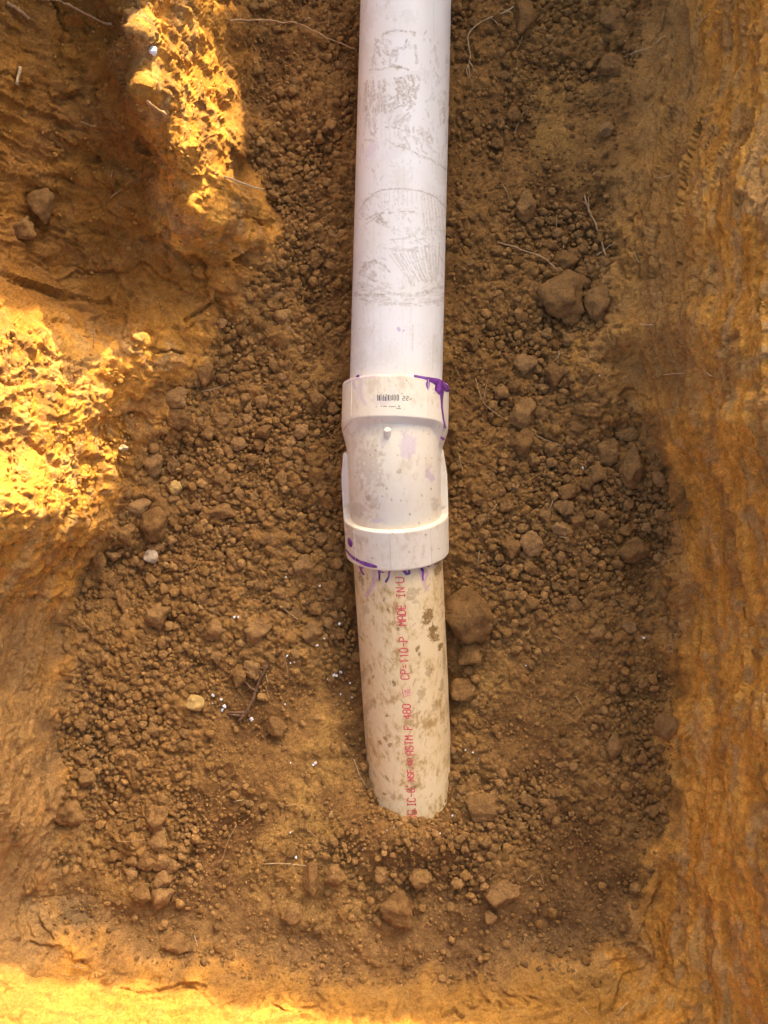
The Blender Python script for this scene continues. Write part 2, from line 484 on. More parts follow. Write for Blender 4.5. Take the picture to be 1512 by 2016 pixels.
def gz(px, py):
    """level of the soil with its broad undulation"""
    px = np.asarray(px, float); py = np.asarray(py, float)
    z = lerp_z(px, py)
    flo = smooth(0.05, 0.0, z)
    # soil banked up to the upper pipe, hollow alongside the lower pipe, mound over its buried end
    z = z + flo * 0.010 * np.exp(-(seg_dist(px, py, [(799, -300), (790, 300), (780, 900)]) / 150.0) ** 2)
    z = z - flo * 0.050 * np.exp(-(seg_dist(px, py, [(795, 1390), (803, 1500)]) / 150.0) ** 2)
    e = ((px - 800) / 130.0) ** 2 + ((py - 1655) / 62.0) ** 2
    z = z + flo * 0.052 * np.exp(-e)
    z = np.where(z > 0.38, 0.38 + 0.07 * (1 - np.exp(-(z - 0.38) / 0.06)), z)
    sdd = np.where(inside(px, py), -1.0, 1.0) * poly_dist(px, py)
    z = z + 0.028 * smooth(-95, 5, sdd) * smooth(75, 5, sdd) * smooth(60, 200, np.abs(px - 790))
    far = np.maximum(smooth(900, 1250, np.abs(px - 756)), np.maximum(smooth(3300, 3650, -py), smooth(2850, 3150, py)))
    return z * (1 - far) + GROUND_Z * far

PX, PY = np.meshgrid(LX, LY)
PX = PX.ravel(); PY = PY.ravel()
Z0 = gz(PX, PY)
P = np.stack(at(PX, PY, Z0), 1)

def grid_normals(P):
    G = P.reshape(NY, NX, 3)
    du = np.gradient(G, axis=1); dv = np.gradient(G, axis=0)
    N = np.cross(dv, du); N /= np.linalg.norm(N, axis=2)[..., None] + 1e-12
    return N.reshape(-1, 3)

Nn = grid_normals(P)
ins = inside(PX, PY); dist = poly_dist(PX, PY)
sd = np.where(ins, -dist, dist)                    # pixels outside (+) or inside (-) the floor outline
WALL = smooth(-6, 26, sd + 10 * noise3(P, 0.05))
rimf = np.maximum(smooth(900, 1200, np.abs(PX - 756)), np.maximum(smooth(3300, 3600, -PY), smooth(2800, 3100, PY)))
fineview = ((PX > -200) & (PX < 1712) & (PY > -250) & (PY < 2260)).astype(float)

# distance along the wall and streak noise that follows it
ang = np.arctan2((PY - 1000) / 1.5, PX - 760)
along = ang * 0.75
def streak(fa, fz, off): return perlin(along / fa + off, Z0 / fz + 0.25 * noise3(P, 0.09, off), np.full(len(PX), off * 1.3))
sw = np.maximum(smooth(1180, 1330, PX), np.maximum(smooth(1850, 1930, PY), .6 * smooth(200, 120, PX) * smooth(1100, 1200, PY)))
st1 = streak(0.13, 0.022, 3.1) * (.25 + .75 * sw); st2 = streak(0.055, 0.009, 7.7) * (.25 + .75 * sw)

b_120 = noise3(P, 0.12, 1.0); b_50 = noise3(P, 0.05, 2.0); b_22 = noise3(P, 0.022, 3.0)
b_11 = noise3(P, 0.011, 4.0); b_6 = noise3(P, 0.006, 5.0)
big = noise3(P, 0.20, 9.0)

# cobbled areas of the floor (clods) against trodden smooth ones
def cobble(px, py):
    px = np.asarray(px, float); py = np.asarray(py, float)
    c = 0.26 + 0 * px
    def blob(x, y, rx, ry, a): return a * np.exp(-((px - x) / rx) ** 2 - ((py - y) / ry) ** 2)
    c += blob(470, 1000, 230, 330, .8) + blob(600, 450, 130, 350, .35) + blob(1120, 960, 190, 280, .75) + blob(1110, 520, 120, 130, .55)
    c += blob(230, 1400, 130, 170, .5) + blob(310, 1680, 100, 110, .55) + blob(980, 1590, 160, 110, .55) + blob(1090, 80, 160, 110, .4)
    c += blob(820, 1760, 200, 90, .3) + blob(1230, 1500, 80, 180, .35) + blob(600, 1150, 120, 150, .3)
    c -= blob(590, 1480, 150, 130, .6) + blob(470, 1840, 300, 90, .4) + blob(1120, 300, 120, 120, .3) + blob(1040, 1480, 70, 70, .5)
    c -= blob(170, 1760, 110, 60, .4) + blob(1000, 1860, 260, 90, .45) + blob(1100, 1290, 90, 70, .4) + blob(640, 730, 60, 60, .5) + blob(1150, 1720, 110, 110, .35)
    return np.clip(c, 0, 1)
COB = np.clip(cobble(PX, PY) + 0.25 * b_120, 0.05, 1)

xw = P[:, 0] + 0.004 * b_50; yw = P[:, 1] + 0.004 * noise3(P, 0.05, 12.0)
d1, t1 = domes(xw, yw, 0.026, 1, 0.55)
d2, t2 = domes(xw, yw, 0.014, 2, 0.62)
d3, t3 = domes(xw, yw, 0.008, 3, 0.62)
floor_h = 0.010 * b_120 + 0.006 * b_50 + 0.003 * b_22 + 0.0014 * b_11
clods_h = np.maximum(np.maximum(d1 * 0.9 * smooth(.45, .8, COB), d2 * 0.85 * smooth(.3, .6, COB)), d3 * (0.25 + 0.6 * COB))
ff1 = facets(xw, yw, .017, 21); ff2 = facets(xw, yw, .009, 22)
floor_h = floor_h + clods_h + (.0042 * ff1 + .0026 * ff2) * smooth(.12, .5, COB)
crumb = np.abs(b_11)
rough_left = smooth(640, 300, PX) * smooth(1200, 1100, PY)         # the crumbly left bank
hcrd = np.where(sw > .5, Z0 * 1.25 + .6 * np.where(PX > 1180, P[:, 0], np.where(PY > 1850, -P[:, 1], -P[:, 0])), P[:, 1])                       # across the wall; on the left bank simply its run
ua = np.where(sw > .5, along, P[:, 0] + .8 * Z0)
w3, t4 = domes(ua + 0.003 * b_22, hcrd + 0.003 * b_11, 0.012, 5, 0.66)
lumpy = smooth(-0.15, 0.25, noise3(P, 0.09, 21.0))                  # loose crumbs stuck to the wall in places
wx = ua + .010 * b_50 + .004 * b_22; wy = hcrd + .010 * noise3(P, .05, 12.) + .004 * noise3(P, .02, 13.)
fa = facets(wx / np.where(sw > .5, 2.6, 1.2), wy, .050, 11); fb = facets(wx / np.where(sw > .5, 2.4, 1.0), wy, .021, 12); fc = facets(wx / np.where(sw > .5, 1.8, 1.0), wy, .0095, 13)
wall_h = 0.010 * b_120 + 0.005 * b_50 + 0.0016 * b_22 + 0.0012 * b_11 + .0075 * fa + .0048 * fb * smooth(-.35, .1, b_50) + .0030 * fc * smooth(-.3, .1, noise3(P, .045, 23.))
wall_h += sw * (0.0026 * st1 + 0.0020 * st2) + 0.30 * lumpy * (0.7 * w3) + rough_left * 0.0010 * crumb
wall_h -= 0.006 * smooth(0.28, 0.5, st1) * smooth(0.0, 0.3, b_50)   # cracks along the scrape marks
lo_right = smooth(1250, 1330, PX)
crk = (.2 + .8 * sw) * smooth(.06, .0, np.abs(streak(.16, .040, 15.3))) * smooth(-.1, .25, noise3(P, .13, 61.))
pits = smooth(.30, .55, noise3(P, .018, 71.)) * smooth(-.1, .3, noise3(P, .07, 81.))
w4, t5 = domes(ua + 0.004 * b_22, hcrd + 0.004 * b_11, 0.022, 6, 0.6)
wall_h += -0.006 * crk - 0.004 * pits + 0.0008 * b_6
wall_h += lumpy * smooth(.05, .35, noise3(P, .06, 91.)) * 0.7 * w4
wall_h += smooth(1400, 1320, PX) * smooth(1100, 1180, PX) * smooth(860, 760, PY) * (0.006 * b_50 + .4 * w3)
H = floor_h * (1 - WALL) + wall_h * WALL
H = H * (1 - 0.75 * rimf) * (1 - .75 * np.exp(-((PX - 802) / 110.0) ** 2 - ((PY - 1590) / 60.0) ** 2))
P2 = P + Nn * (H * (1 - smooth(1220, 1290, np.abs(PX - 756))) * (1 - smooth(3600, 3680, -PY)) * (1 - smooth(3150, 3260, PY)))[:, None]
Nf = grid_normals(P2)

# soil colours
def col(r, g, b): return np.array([r, g, b])
def mixc(a, b, t): return a * (1 - t)[:, None] + b * t[:, None]
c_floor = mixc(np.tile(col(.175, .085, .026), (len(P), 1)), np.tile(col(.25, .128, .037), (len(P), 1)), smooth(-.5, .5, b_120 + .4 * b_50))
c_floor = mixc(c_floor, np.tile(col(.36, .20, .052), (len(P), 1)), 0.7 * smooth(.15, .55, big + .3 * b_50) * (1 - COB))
c_floor = mixc(c_floor, np.tile(col(.19, .118, .050), (len(P), 1)), 0.6 * smooth(250, 120, PX + 60 * b_120) + 0.35 * smooth(1650, 1850, PY))
tone = np.where(d1 * smooth(.45, .8, COB) * .9 >= d2 * .85, t1, np.where(d2 * smooth(.3, .6, COB) > d3 * .6, t2, t3))
c_floor = c_floor * (1.05 + 0.42 * tone)[:, None]
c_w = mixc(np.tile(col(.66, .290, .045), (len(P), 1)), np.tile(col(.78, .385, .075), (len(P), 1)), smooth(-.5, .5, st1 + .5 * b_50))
n1 = len(P)
c_w = mixc(c_w, np.tile(col(.46, .205, .036), (n1, 1)), 0.5 * smooth(.05, .35, streak(.09, .035, 31.) + .5 * st2))
c_w = mixc(c_w, np.tile(col(.32, .165, .058), (n1, 1)), 0.6 * smooth(.22, .34, streak(.11, .05, 41.) + .2 * st1 + .5 * b_22))
c_w = mixc(c_w, np.tile(col(.60, .36, .13), (n1, 1)), 0.5 * smooth(.18, .36, streak(.07, .030, 51.) + .5 * b_22))
c_w = c_w * (1 + sw * .14 * np.clip(streak(.06, .005, 57.), -.8, .8) + .22 * np.clip(b_11, -.8, .8))[:, None]
leftB = smooth(560, 480, PX) * smooth(720, 560, PY + 60 * b_120)                   # rust clay of the left bench, darkened in colour to deepen its shade
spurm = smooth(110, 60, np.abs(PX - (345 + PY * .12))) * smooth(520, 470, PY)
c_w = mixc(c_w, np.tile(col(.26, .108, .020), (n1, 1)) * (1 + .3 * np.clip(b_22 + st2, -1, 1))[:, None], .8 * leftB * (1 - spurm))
benchR = smooth(1420, 1330, PX + 40 * b_120) * smooth(1100, 1200, PX) * smooth(850, 740, PY)
c_w = mixc(c_w, np.tile(col(.42, .225, .068), (len(P), 1)), 0.75 * benchR)
lowL = smooth(160, 60, PX + 30 * b_50) * smooth(1120, 1250, PY)
c_w = mixc(c_w, np.tile(col(.33, .195, .075), (len(P), 1)), 0.8 * lowL)
nearW = smooth(1880, 1930, PY) * smooth(1350, 1150, PX)
c_w = mixc(c_w, np.tile(col(.37, .185, .038), (len(P), 1)), 0.8 * nearW)
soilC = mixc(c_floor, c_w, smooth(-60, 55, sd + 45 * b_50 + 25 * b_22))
dry = smooth(.41, .45, P2[:, 2])
soilC = mixc(soilC, np.tile(col(.30, .20, .10), (len(P), 1)), dry * .7)

# faces, split into the floor and the four walls
I = np.arange(NX * NY).reshape(NY, NX)
Q = np.stack([I[1:, :-1], I[1:, 1:], I[:-1, 1:], I[:-1, :-1]], -1).reshape(-1, 4)
qx = PX[Q].mean(1); qy = PY[Q].mean(1); qw = WALL[Q].mean(1)
side = np.where(qy < -1330, 4, np.where((qy > 1870) & (np.abs(qx - 756) < (qy - 1250) * 1.0), 3, np.where(qx > 780, 2, 1)))
side = np.where(qw < 0.5, 0, side)
NAMES = ["pit_floor", "pit_wall_left", "pit_wall_right", "pit_wall_front", "pit_wall_back"]
LABELS = ["cloddy brown clay floor of the dug pit", "left clay wall of the pit with sunlit crumbly bulges", "shaded orange clay wall of the pit with scrape marks",
          "low near wall of the pit with a sunlit top edge", "far end wall of the trench where the pipe leaves"]
for s in range(5):
    f = Q[side == s]
    used, inv = np.unique(f, return_inverse=True)
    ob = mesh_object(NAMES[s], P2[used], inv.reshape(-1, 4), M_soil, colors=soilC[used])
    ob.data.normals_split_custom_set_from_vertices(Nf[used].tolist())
    tag(ob, LABELS[s], NAMES[s].split('_')[1], kind="structure")

# ground beyond the pit, out to the horizon
def corner(ix, iy): return P2[iy * NX + ix]
bx0, bx1 = P2.reshape(NY, NX, 3)[:, 0, 0], P2.reshape(NY, NX, 3)[:, -1, 0]
rect_in = [(corner(0, NY - 1)), (corner(NX - 1, NY - 1)), (corner(NX - 1, 0)), (corner(0, 0))]
V = []; F = []
for r, m in enumerate((0.0, 0.25, 1.0, 4.0, 15.0, 60.0, 200.0)):
    for c_, (sx, sy) in zip(rect_in, ((-1, -1), (1, -1), (1, 1), (-1, 1))):
        V.append((c_[0] + sx * (m - 0.01), c_[1] + sy * (m - 0.01), GROUND_Z - (0.006 if r == 0 else 0.004)))
for r in range(6):
    for k in range(4):
        a = r * 4 + k; b = r * 4 + (k + 1) % 4
        F.append((a, b, b + 4, a + 4))
gcol = np.tile(col(.27, .17, .085), (len(V), 1))
tag(mesh_object("ground", np.array(V), F, M_soil, colors=gcol), "bare dry ground around the pit", "ground", kind="structure")

# ------------------------------------------------------------------ unseen soil heap added beside the trench, crest shaped to shade the pit
hx, hy = math.sin(SUN_AZ), math.cos(SUN_AZ)
CREST = [(-1.40, 2.95, .60), (-1.15, 2.95, 1.0), (-0.90, 2.95, 1.20), (-0.75, 2.95, 1.23), (-0.682, 2.95, 1.22), (-0.668, 2.95, .72), (-0.652, 2.95, .72), (-0.640, 2.95, 1.10), (-0.622, 2.95, 1.10),
         (-0.610, 2.95, .84), (-0.58, 2.95, .78), (-0.54, 2.95, .82), (-0.514, 2.95, .88), (-0.499, 2.95, 1.37),
         (-0.36, 2.95, 1.375), (-0.25, 2.9, 1.335), (-0.15, 2.85, 1.285), (0.0, 2.7, 1.235), (0.2, 2.3, 1.09), (0.4, 1.8, .915), (0.6, 1.5, .83), (0.9, 1.3, .78), (1.2, 1.2, .50)]
CR = np.array(CREST)
ws = np.arange(-1.5, 1.5, 0.008); qs = np.arange(0.4, 5.0, 0.03)
W, Qq = np.meshgrid(ws, qs); W = W.ravel(); Qq = Qq.ravel()
q0 = np.interp(W, CR[:, 0], CR[:, 1]); zc = np.interp(W, CR[:, 0], CR[:, 2], left=.5, right=.5)
X = Qq * hx + W * hy; Y = Qq * hy - W * hx
Ph = np.stack([X, Y, 0 * X], 1)
hh = np.maximum(0, zc - GROUND_Z)
zz = GROUND_Z - 0.03 + np.maximum(-0.02, (hh + 0.03) - np.abs(Qq - q0) * np.where(Qq < q0, 1.9, 0.75)) 
zz = zz + np.where(zz > GROUND_Z - 0.02, 0.010 * noise3(Ph, 0.10, 5.) + 0.014 * noise3(Ph, 0.04, 6.), 0)
Ph[:, 2] = zz
nW, nQ = len(ws), len(qs)
Ih = np.arange(nW * nQ).reshape(nQ, nW)
Qh = np.stack([Ih[:-1, :-1], Ih[:-1, 1:], Ih[1:, 1:], Ih[1:, :-1]], -1).reshape(-1, 4)
keep = (zz[Qh].max(1) > GROUND_Z - 0.03)
# keep the heap off the open trench
inpit = (X > -0.5) & (X < 0.66) & (Y < 2.42)
keep &= ~inpit[Qh].any(1)
f = Qh[keep]; used, inv = np.unique(f, return_inverse=True)
hc = np.tile(col(.26, .14, .05), (len(used), 1)) * (0.85 + 0.4 * smooth(-.4, .4, noise3(Ph[used], .08)))[:, None]
heap = mesh_object("shade_heap", Ph[used], inv.reshape(-1, 4), M_soil, colors=hc)
tag(heap, "heap of dug clay spoil piled beside the far end of the trench", "spoil heap")

# ------------------------------------------------------------------ pipework
def v3(t): return np.array(t, float)
def unit(a): a = np.asarray(a, float); return a / np.linalg.norm(a)
B = v3((0.0178, 0.146, 0.096))
dU = unit(v3((0.0262, 1.0, 0.006)))
dHub = unit(v3((0.045, -math.cos(math.radians(20.5)), -math.sin(math.radians(20.5)))))
dL = unit(v3((0.057, -math.cos(math.radians(13.0)), -math.sin(math.radians(13.0)))))
RP, RH = 0.0842, 0.0970

def frame(d):
    side_ = unit(np.cross(d, (0, 0, 1)))
    if side_[0] < 0: side_ = -side_
    up = np.cross(side_, d)
    if up[2] < 0: up = -up
    return side_, up

def cyl_pts(O, d, t, phi, R):
    s_, u_ = frame(d)
    t = np.asarray(t)[..., None]; R = np.asarray(R)[..., None] if np.ndim(R) else R
    return O + d * t + R * (np.sin(phi)[..., None] * s_ + np.cos(phi)[..., None] * u_)

def hit_cyl(px, py, O, d, R):
    """where the sight line of a measured mark meets a pipe: (t, phi)"""
    D = np.stack(rays(px, py), -1).astype(float)
    C = v3((0, 0, CAM_H)) - O
    a = D - (D @ d)[..., None] * d; c = C - (C @ d) * d
    A_ = (a * a).sum(-1); B_ = 2 * (a @ c); C_ = c @ c - R * R
    disc = np.maximum(B_ * B_ - 4 * A_ * C_, 0)
    k = (-B_ - np.sqrt(disc)) / (2 * A_)
    Pt = v3((0, 0, CAM_H)) + D * k[..., None]
    s_, u_ = frame(d)
    r = Pt - O
    return r @ d, np.arctan2(r @ s_, r @ u_)

def grid_faces(nv, nu, wrap=False):
    I = np.arange(nv * nu).reshape(nv, nu)
    if wrap: I = np.concatenate([I, I[:, :1]], 1)
    return np.stack([I[:-1, :-1], I[:-1, 1:], I[1:, 1:], I[1:, :-1]], -1).reshape(-1, 4)

PHI = np.concatenate([np.arange(-105, 105, 0.85), np.arange(105, 255, 6.0)]) * math.pi / 180

class Paint:
    def __init__(self, P, N):
        self.px, self.py = to_px(P)
        view = v3((0, 0, CAM_H)) - P
        self.front = (N * view).sum(1) > 0
        self.c = np.zeros((len(P), 3))
    def stroke(self, pts, w, ch, a=1.0, soft=1.2):
        pts = np.array(pts, float)
        lo = pts.min(0) - w - 3; hi = pts.max(0) + w + 3
        m = np.where(self.front & (self.px > lo[0]) & (self.px < hi[0]) & (self.py > lo[1]) & (self.py < hi[1]))[0]
        if len(m) == 0: return
        d = seg_dist(self.px[m], self.py[m], pts)
        v = a * smooth(w / 2 + soft, w / 2 - soft * .3, d)
        self.c[m, ch] = np.maximum(self.c[m, ch], v)
    def broken(self, pts, w, ch, a=1.0):
        pts = np.array(pts, float)
        for p0, p1 in zip(pts[:-1], pts[1:]):
            m = max(1, int(np.hypot(*(p1 - p0)) / 6))
            for k in range(m):
                if R_.random() < .22: continue
                q0 = p0 + (p1 - p0) * k / m + [jit(1.2), jit(1.2)]; q1 = p0 + (p1 - p0) * (k + .85) / m + [jit(1.2), jit(1.2)]
                self.stroke([q0, q1], w * R_.uniform(.6, 1.5), ch, a * R_.uniform(.6, 1.25))
                if R_.random() < .5: 
                    o = np.array([jit(5), jit(5)]); self.stroke([q0 + o, q1 + o], w * .7, ch, a * .6)
    def blot(self, x, y, rx, ry, ch, a=1.0, ragged=0.5, rot=0.0, seed=0.0):
        m = np.where(self.front & (np.hypot(self.px - x, self.py - y) < 2.2 * max(rx, ry)))[0]
        if len(m) == 0: return
        dx = self.px[m] - x; dy = self.py[m] - y
        ca, sa = math.cos(rot), math.sin(rot)
        e = np.hypot((dx * ca + dy * sa) / rx, (-dx * sa + dy * ca) / ry)
        Pn = np.stack([self.px[m] / 7.0, self.py[m] / 7.0, np.full(len(m), seed + 3.3)], 1)
        nz = perlin(Pn[:, 0], Pn[:, 1], Pn[:, 2]) + .6 * perlin(Pn[:, 0] * 2.3, Pn[:, 1] * 2.3, Pn[:, 2])
        v = a * smooth(1.08, 0.8, e + ragged * nz)
        self.c[m, ch] = np.maximum(self.c[m, ch], v)

def pipe(name, O, d, ts, mat, paint=None, inner=True, jag=None):
    T, PH = np.meshgrid(ts, PHI, indexing='ij')
    V = cyl_pts(O, d, T, PH, RP).reshape(-1, 3)
    s_, u_ = frame(d)
    N = (np.sin(PH)[..., None] * s_ + np.cos(PH)[..., None] * u_).reshape(-1, 3)
    pt = Paint(V, N)
    if paint: paint(pt)
    F = grid_faces(len(ts), len(PHI), True)
    return mesh_object(name, V, F, mat, colors=pt.c, attr="marks")

R_ = random.Random(5)
def jit(a): return R_.uniform(-a, a)

def paint_upper(p):
    D, S, PR = 0, 1, 2
    # upper tread print: blocks of short dashes
    def dashes(x0, x1, y0, y1, ang, n, ln, w, a, spread=0.25):
        for _ in range(n):
            x = R_.uniform(x0, x1); y = R_.uniform(y0, y1); g = ang + jit(spread); L = ln * R_.uniform(.5, 1.3)
            p.stroke([(x - math.cos(g) * L / 2, y - math.sin(g) * L / 2), (x + math.cos(g) * L / 2, y + math.sin(g) * L / 2)], w * R_.uniform(.6, 1.3), S, a * R_.uniform(.5, 1))
    for pts, w, a in [([(762, 0), (760, 36), (782, 40)], 1.6, .5), ([(742, 0), (741, 20)], 1.5, .35), ([(798, 8), (792, 30)], 1.6, .4), ([(722, 0), (722, 20)], 1.2, .4),
                      ([(742, 84), (755, 66), (775, 60), (800, 61), (818, 64)], 2.4, .7), ([(815, 66), (818, 90), (820, 125)], 4, .8),
                      ([(790, 78), (800, 78), (798, 95), (786, 94)], 3.2, .7), ([(738, 95), (733, 130)], 3, .4), ([(770, 130), (790, 134), (805, 138), (818, 140)], 4, .8),
                      ([(727, 137), (752, 137), (768, 131)], 2.0, .6), ([(756, 158), (757, 200), (758, 218)], 4, .8), ([(757, 189), (774, 191)], 2, .6),
                      ([(822, 150), (828, 160), (820, 178)], 5, .7), ([(766, 220), (790, 208), (816, 200)], 2.6, .7),
                      ([(738, 265), (744, 252)], 4, .5), ([(760, 250), (780, 252), (796, 258)], 2, .6), ([(803, 252), (805, 268)], 4, .6),
                      ([(765, 278), (778, 286), (800, 292), (822, 304), (845, 312), (868, 326), (880, 334)], 2.0, .6),
                      ([(835, 20 + 60), (838, 60)], 2, .5), ([(858, 82), (856, 98)], 2, .5), ([(838, 200), (850, 190)], 1.6, .5),
                      ([(842, 222), (843, 232)], 1.6, .5), ([(876, 172), (874, 200), (875, 235), (870, 250)], 4, .6), ([(880, 110), (878, 150)], 3, .35),
                      ([(733, 333), (738, 348), (744, 365)], 2.4, .45), ([(743, 364), (752, 348), (762, 338)], 2.0, .4), ([(832, 340), (838, 346)], 2, .4)]:
        p.broken(pts, w, S, a)
    dashes(735, 770, 78, 125, 1.1, 22, 9, 2.6, .7); dashes(756, 782, 98, 116, 1.9, 9, 14, 3, .7, .1)
    dashes(718, 760, 165, 225, 1.5, 44, 14, 2.6, .75, .2); dashes(720, 745, 225, 262, 1.4, 14, 10, 2.4, .6)
    dashes(780, 818, 152, 205, 1.35, 46, 13, 3.0, .85, .5); dashes(770, 812, 190, 214, 2.6, 14, 15, 3, .8, .2)
    for k in range(9):
        a0 = math.radians(190 + k * 18); p.stroke([(789 + 10 * math.cos(a0), 165 + 12 * math.sin(a0)), (789 + 10 * math.cos(a0 + .3), 165 + 12 * math.sin(a0 + .3))], 3, S, .8)
    p.blot(789, 164, 9, 10, S, .45, .3)
    dashes(768, 806, 226, 245, 2.3, 16, 12, 3, .6, .3); dashes(772, 840, 250, 290, 1.3, 30, 10, 2.4, .6, .4); dashes(845, 865, 60, 200, 1.4, 26, 8, 2, .5, .6)
    dashes(820, 855, 240, 300, 1.0, 22, 9, 2.2, .6, .6); dashes(706, 725, 170, 330, 1.5, 18, 12, 1.6, .35, .1); dashes(862, 880, 190, 320, 1.6, 18, 12, 2, .45, .1)
    dashes(722, 745, 262, 280, .4, 8, 7, 3, .6, .4); dashes(745, 772, 60, 95, .3, 10, 8, 2, .4, .5)
    p.blot(842, 266, 16, 7, D, .22, .5, .5); p.blot(729, 297, 9, 22, PR, .16, .4, .4); p.blot(806, 92, 6, 6, D, .15)
    # middle arc of the heel
    p.stroke([(718, 398), (733, 383), (750, 374), (790, 371), (828, 376), (858, 388), (880, 412)], 1.8, S, .7)
    p.broken([(712, 410), (722, 392), (744, 384)], 3.2, S, .5); p.broken([(712, 422), (720, 432), (742, 420), (765, 419), (785, 417), (814, 418)], 2.6, S, .7)
    p.broken([(722, 440), (746, 424)], 2.6, S, .6)
    p.blot(747, 432, 9, 8, S, .8, .6); p.blot(758, 440, 8, 4, S, .6, .5, -.6)
    for k in range(9):
        x = 829 + k * 6.2
        for j in range(12): y = 380 + abs(k - 3) * 1.5 + j * 7; p.stroke([(x + j * .8 + jit(1), y), (x + j * .8 + jit(1), y + 4)], 1.5, S, .55 * R_.uniform(.4, 1.1))
    for k in range(10): x = 748 + k * 9; p.stroke([(x, 378 + jit(3)), (x + jit(1), 400 + jit(8))], 1.3, S, .25)
    dashes(755, 820, 392, 432, .9, 24, 6, 2, .45, 1.2); dashes(800, 872, 420, 470, 1.2, 46, 8, 1.8, .5, .7); dashes(770, 840, 440, 480, .4, 20, 8, 1.8, .4, .8)
    p.stroke([(768, 472), (790, 470), (808, 466)], 1.8, S, .55); p.stroke([(818, 474), (835, 469)], 2, S, .6)
    # fan of lines and the rounded toe edge below
    for k in range(15):
        x = 766 + k * 7.0; y = 500 - k * 1.4
        xe = x + 46 - k * 3.4; ye = 560 - k * .8
        p.stroke([(x + jit(2), y + jit(5)), ((x + xe) / 2 + jit(1.5), (y + ye) / 2), (xe + jit(3), ye + jit(8))], 2.0, S, .62 * R_.uniform(.5, 1.1))
    dashes(790, 870, 490, 560, 1.15, 70, 9, 1.6, .5, .25); dashes(755, 845, 485, 496, .1, 16, 9, 3, .6, .2)
    for pts, w, a in [([(708, 538), (720, 520), (738, 513), (756, 523), (768, 537)], 4, .6), ([(710, 540), (724, 545), (740, 556)], 3.2, .6), ([(716, 532), (728, 525)], 5, .5),
                      ([(698, 578), (720, 582), (745, 580), (757, 580), (775, 587)], 3, .75), ([(697, 580), (704, 572)], 2, .5), ([(775, 578), (800, 582), (830, 577), (855, 568), (872, 564)], 2.4, .6),
                      ([(790, 585), (825, 581), (860, 573)], 2.4, .55), ([(705, 590), (740, 594), (780, 598), (820, 597), (850, 594), (873, 593)], 2.2, .5), ([(712, 565), (745, 570), (770, 577)], 3, .5)]:
        p.broken(pts, w, S, a)
    dashes(704, 770, 556, 592, .15, 44, 10, 2.4, .55, .2); dashes(720, 870, 588, 602, .05, 60, 7, 2, .5, .15); dashes(790, 872, 562, 592, -.2, 50, 9, 1.7, .45, .15)
    dashes(708, 770, 380, 450, .9, 34, 8, 2.2, .45, .8); dashes(712, 870, 150, 330, 1.3, 90, 7, 1.6, .4, .9); dashes(715, 765, 505, 560, .6, 30, 7, 2.2, .5, .7); dashes(700, 875, 380, 600, 1.2, 120, 5, 1.4, .35, 1.0)
    p.blot(735, 540, 7, 7, D, .3, .6)
    for _ in range(26): p.blot(R_.uniform(695, 880), R_.uniform(0, 730), R_.uniform(6, 26), R_.uniform(10, 40), D, R_.uniform(.04, .12), .8, jit(1), R_.uniform(0, 9))
    for _ in range(60):
        x = R_.uniform(695, 882); y = R_.uniform(0, 720); p.stroke([(x, y), (x + jit(4), y + R_.uniform(15, 90))], R_.uniform(.6, 1.4), S, R_.uniform(.06, .25))
    # faint long scratches, yellow smears, primer dots
    for x in (752, 795, 812, 738): p.stroke([(x, 330), (x - 2, 480), (x - 3, 700)], 1.0, S, .16)
    p.stroke([(813, 640), (812, 690)], 1.2, S, .5); p.stroke([(742, 630), (728, 664)], 1.2, S, .3)
    p.blot(785, 647, 4, 5, PR, .6, .5); p.blot(795, 651, 2.5, 2, PR, .5, .3); p.blot(858, 680, 7, 22, D, .12, .3); p.blot(760, 690, 30, 26, D, .07, .4); p.blot(712, 705, 12, 24, D, .12, .5)
    dashes(690, 880, 605, 735, 1.4, 26, 4, 1.2, .3, .8)
    for y in range(0, 730, 30): p.stroke([(706 - y * .022, y), (705 - (y + 30) * .022, y + 30)], 3, D, .08)

UP_T = np.concatenate([np.arange(0.085, 1.02, 0.00135), np.arange(1.03, 2.75, 0.03)])
upper = pipe("plastic_pipe", B, dU, UP_T, M_pipe_up, paint_upper)
tag(upper, "long white plastic pipe with muddy shoe tread scuffs, running from the elbow along the trench", "pipe")

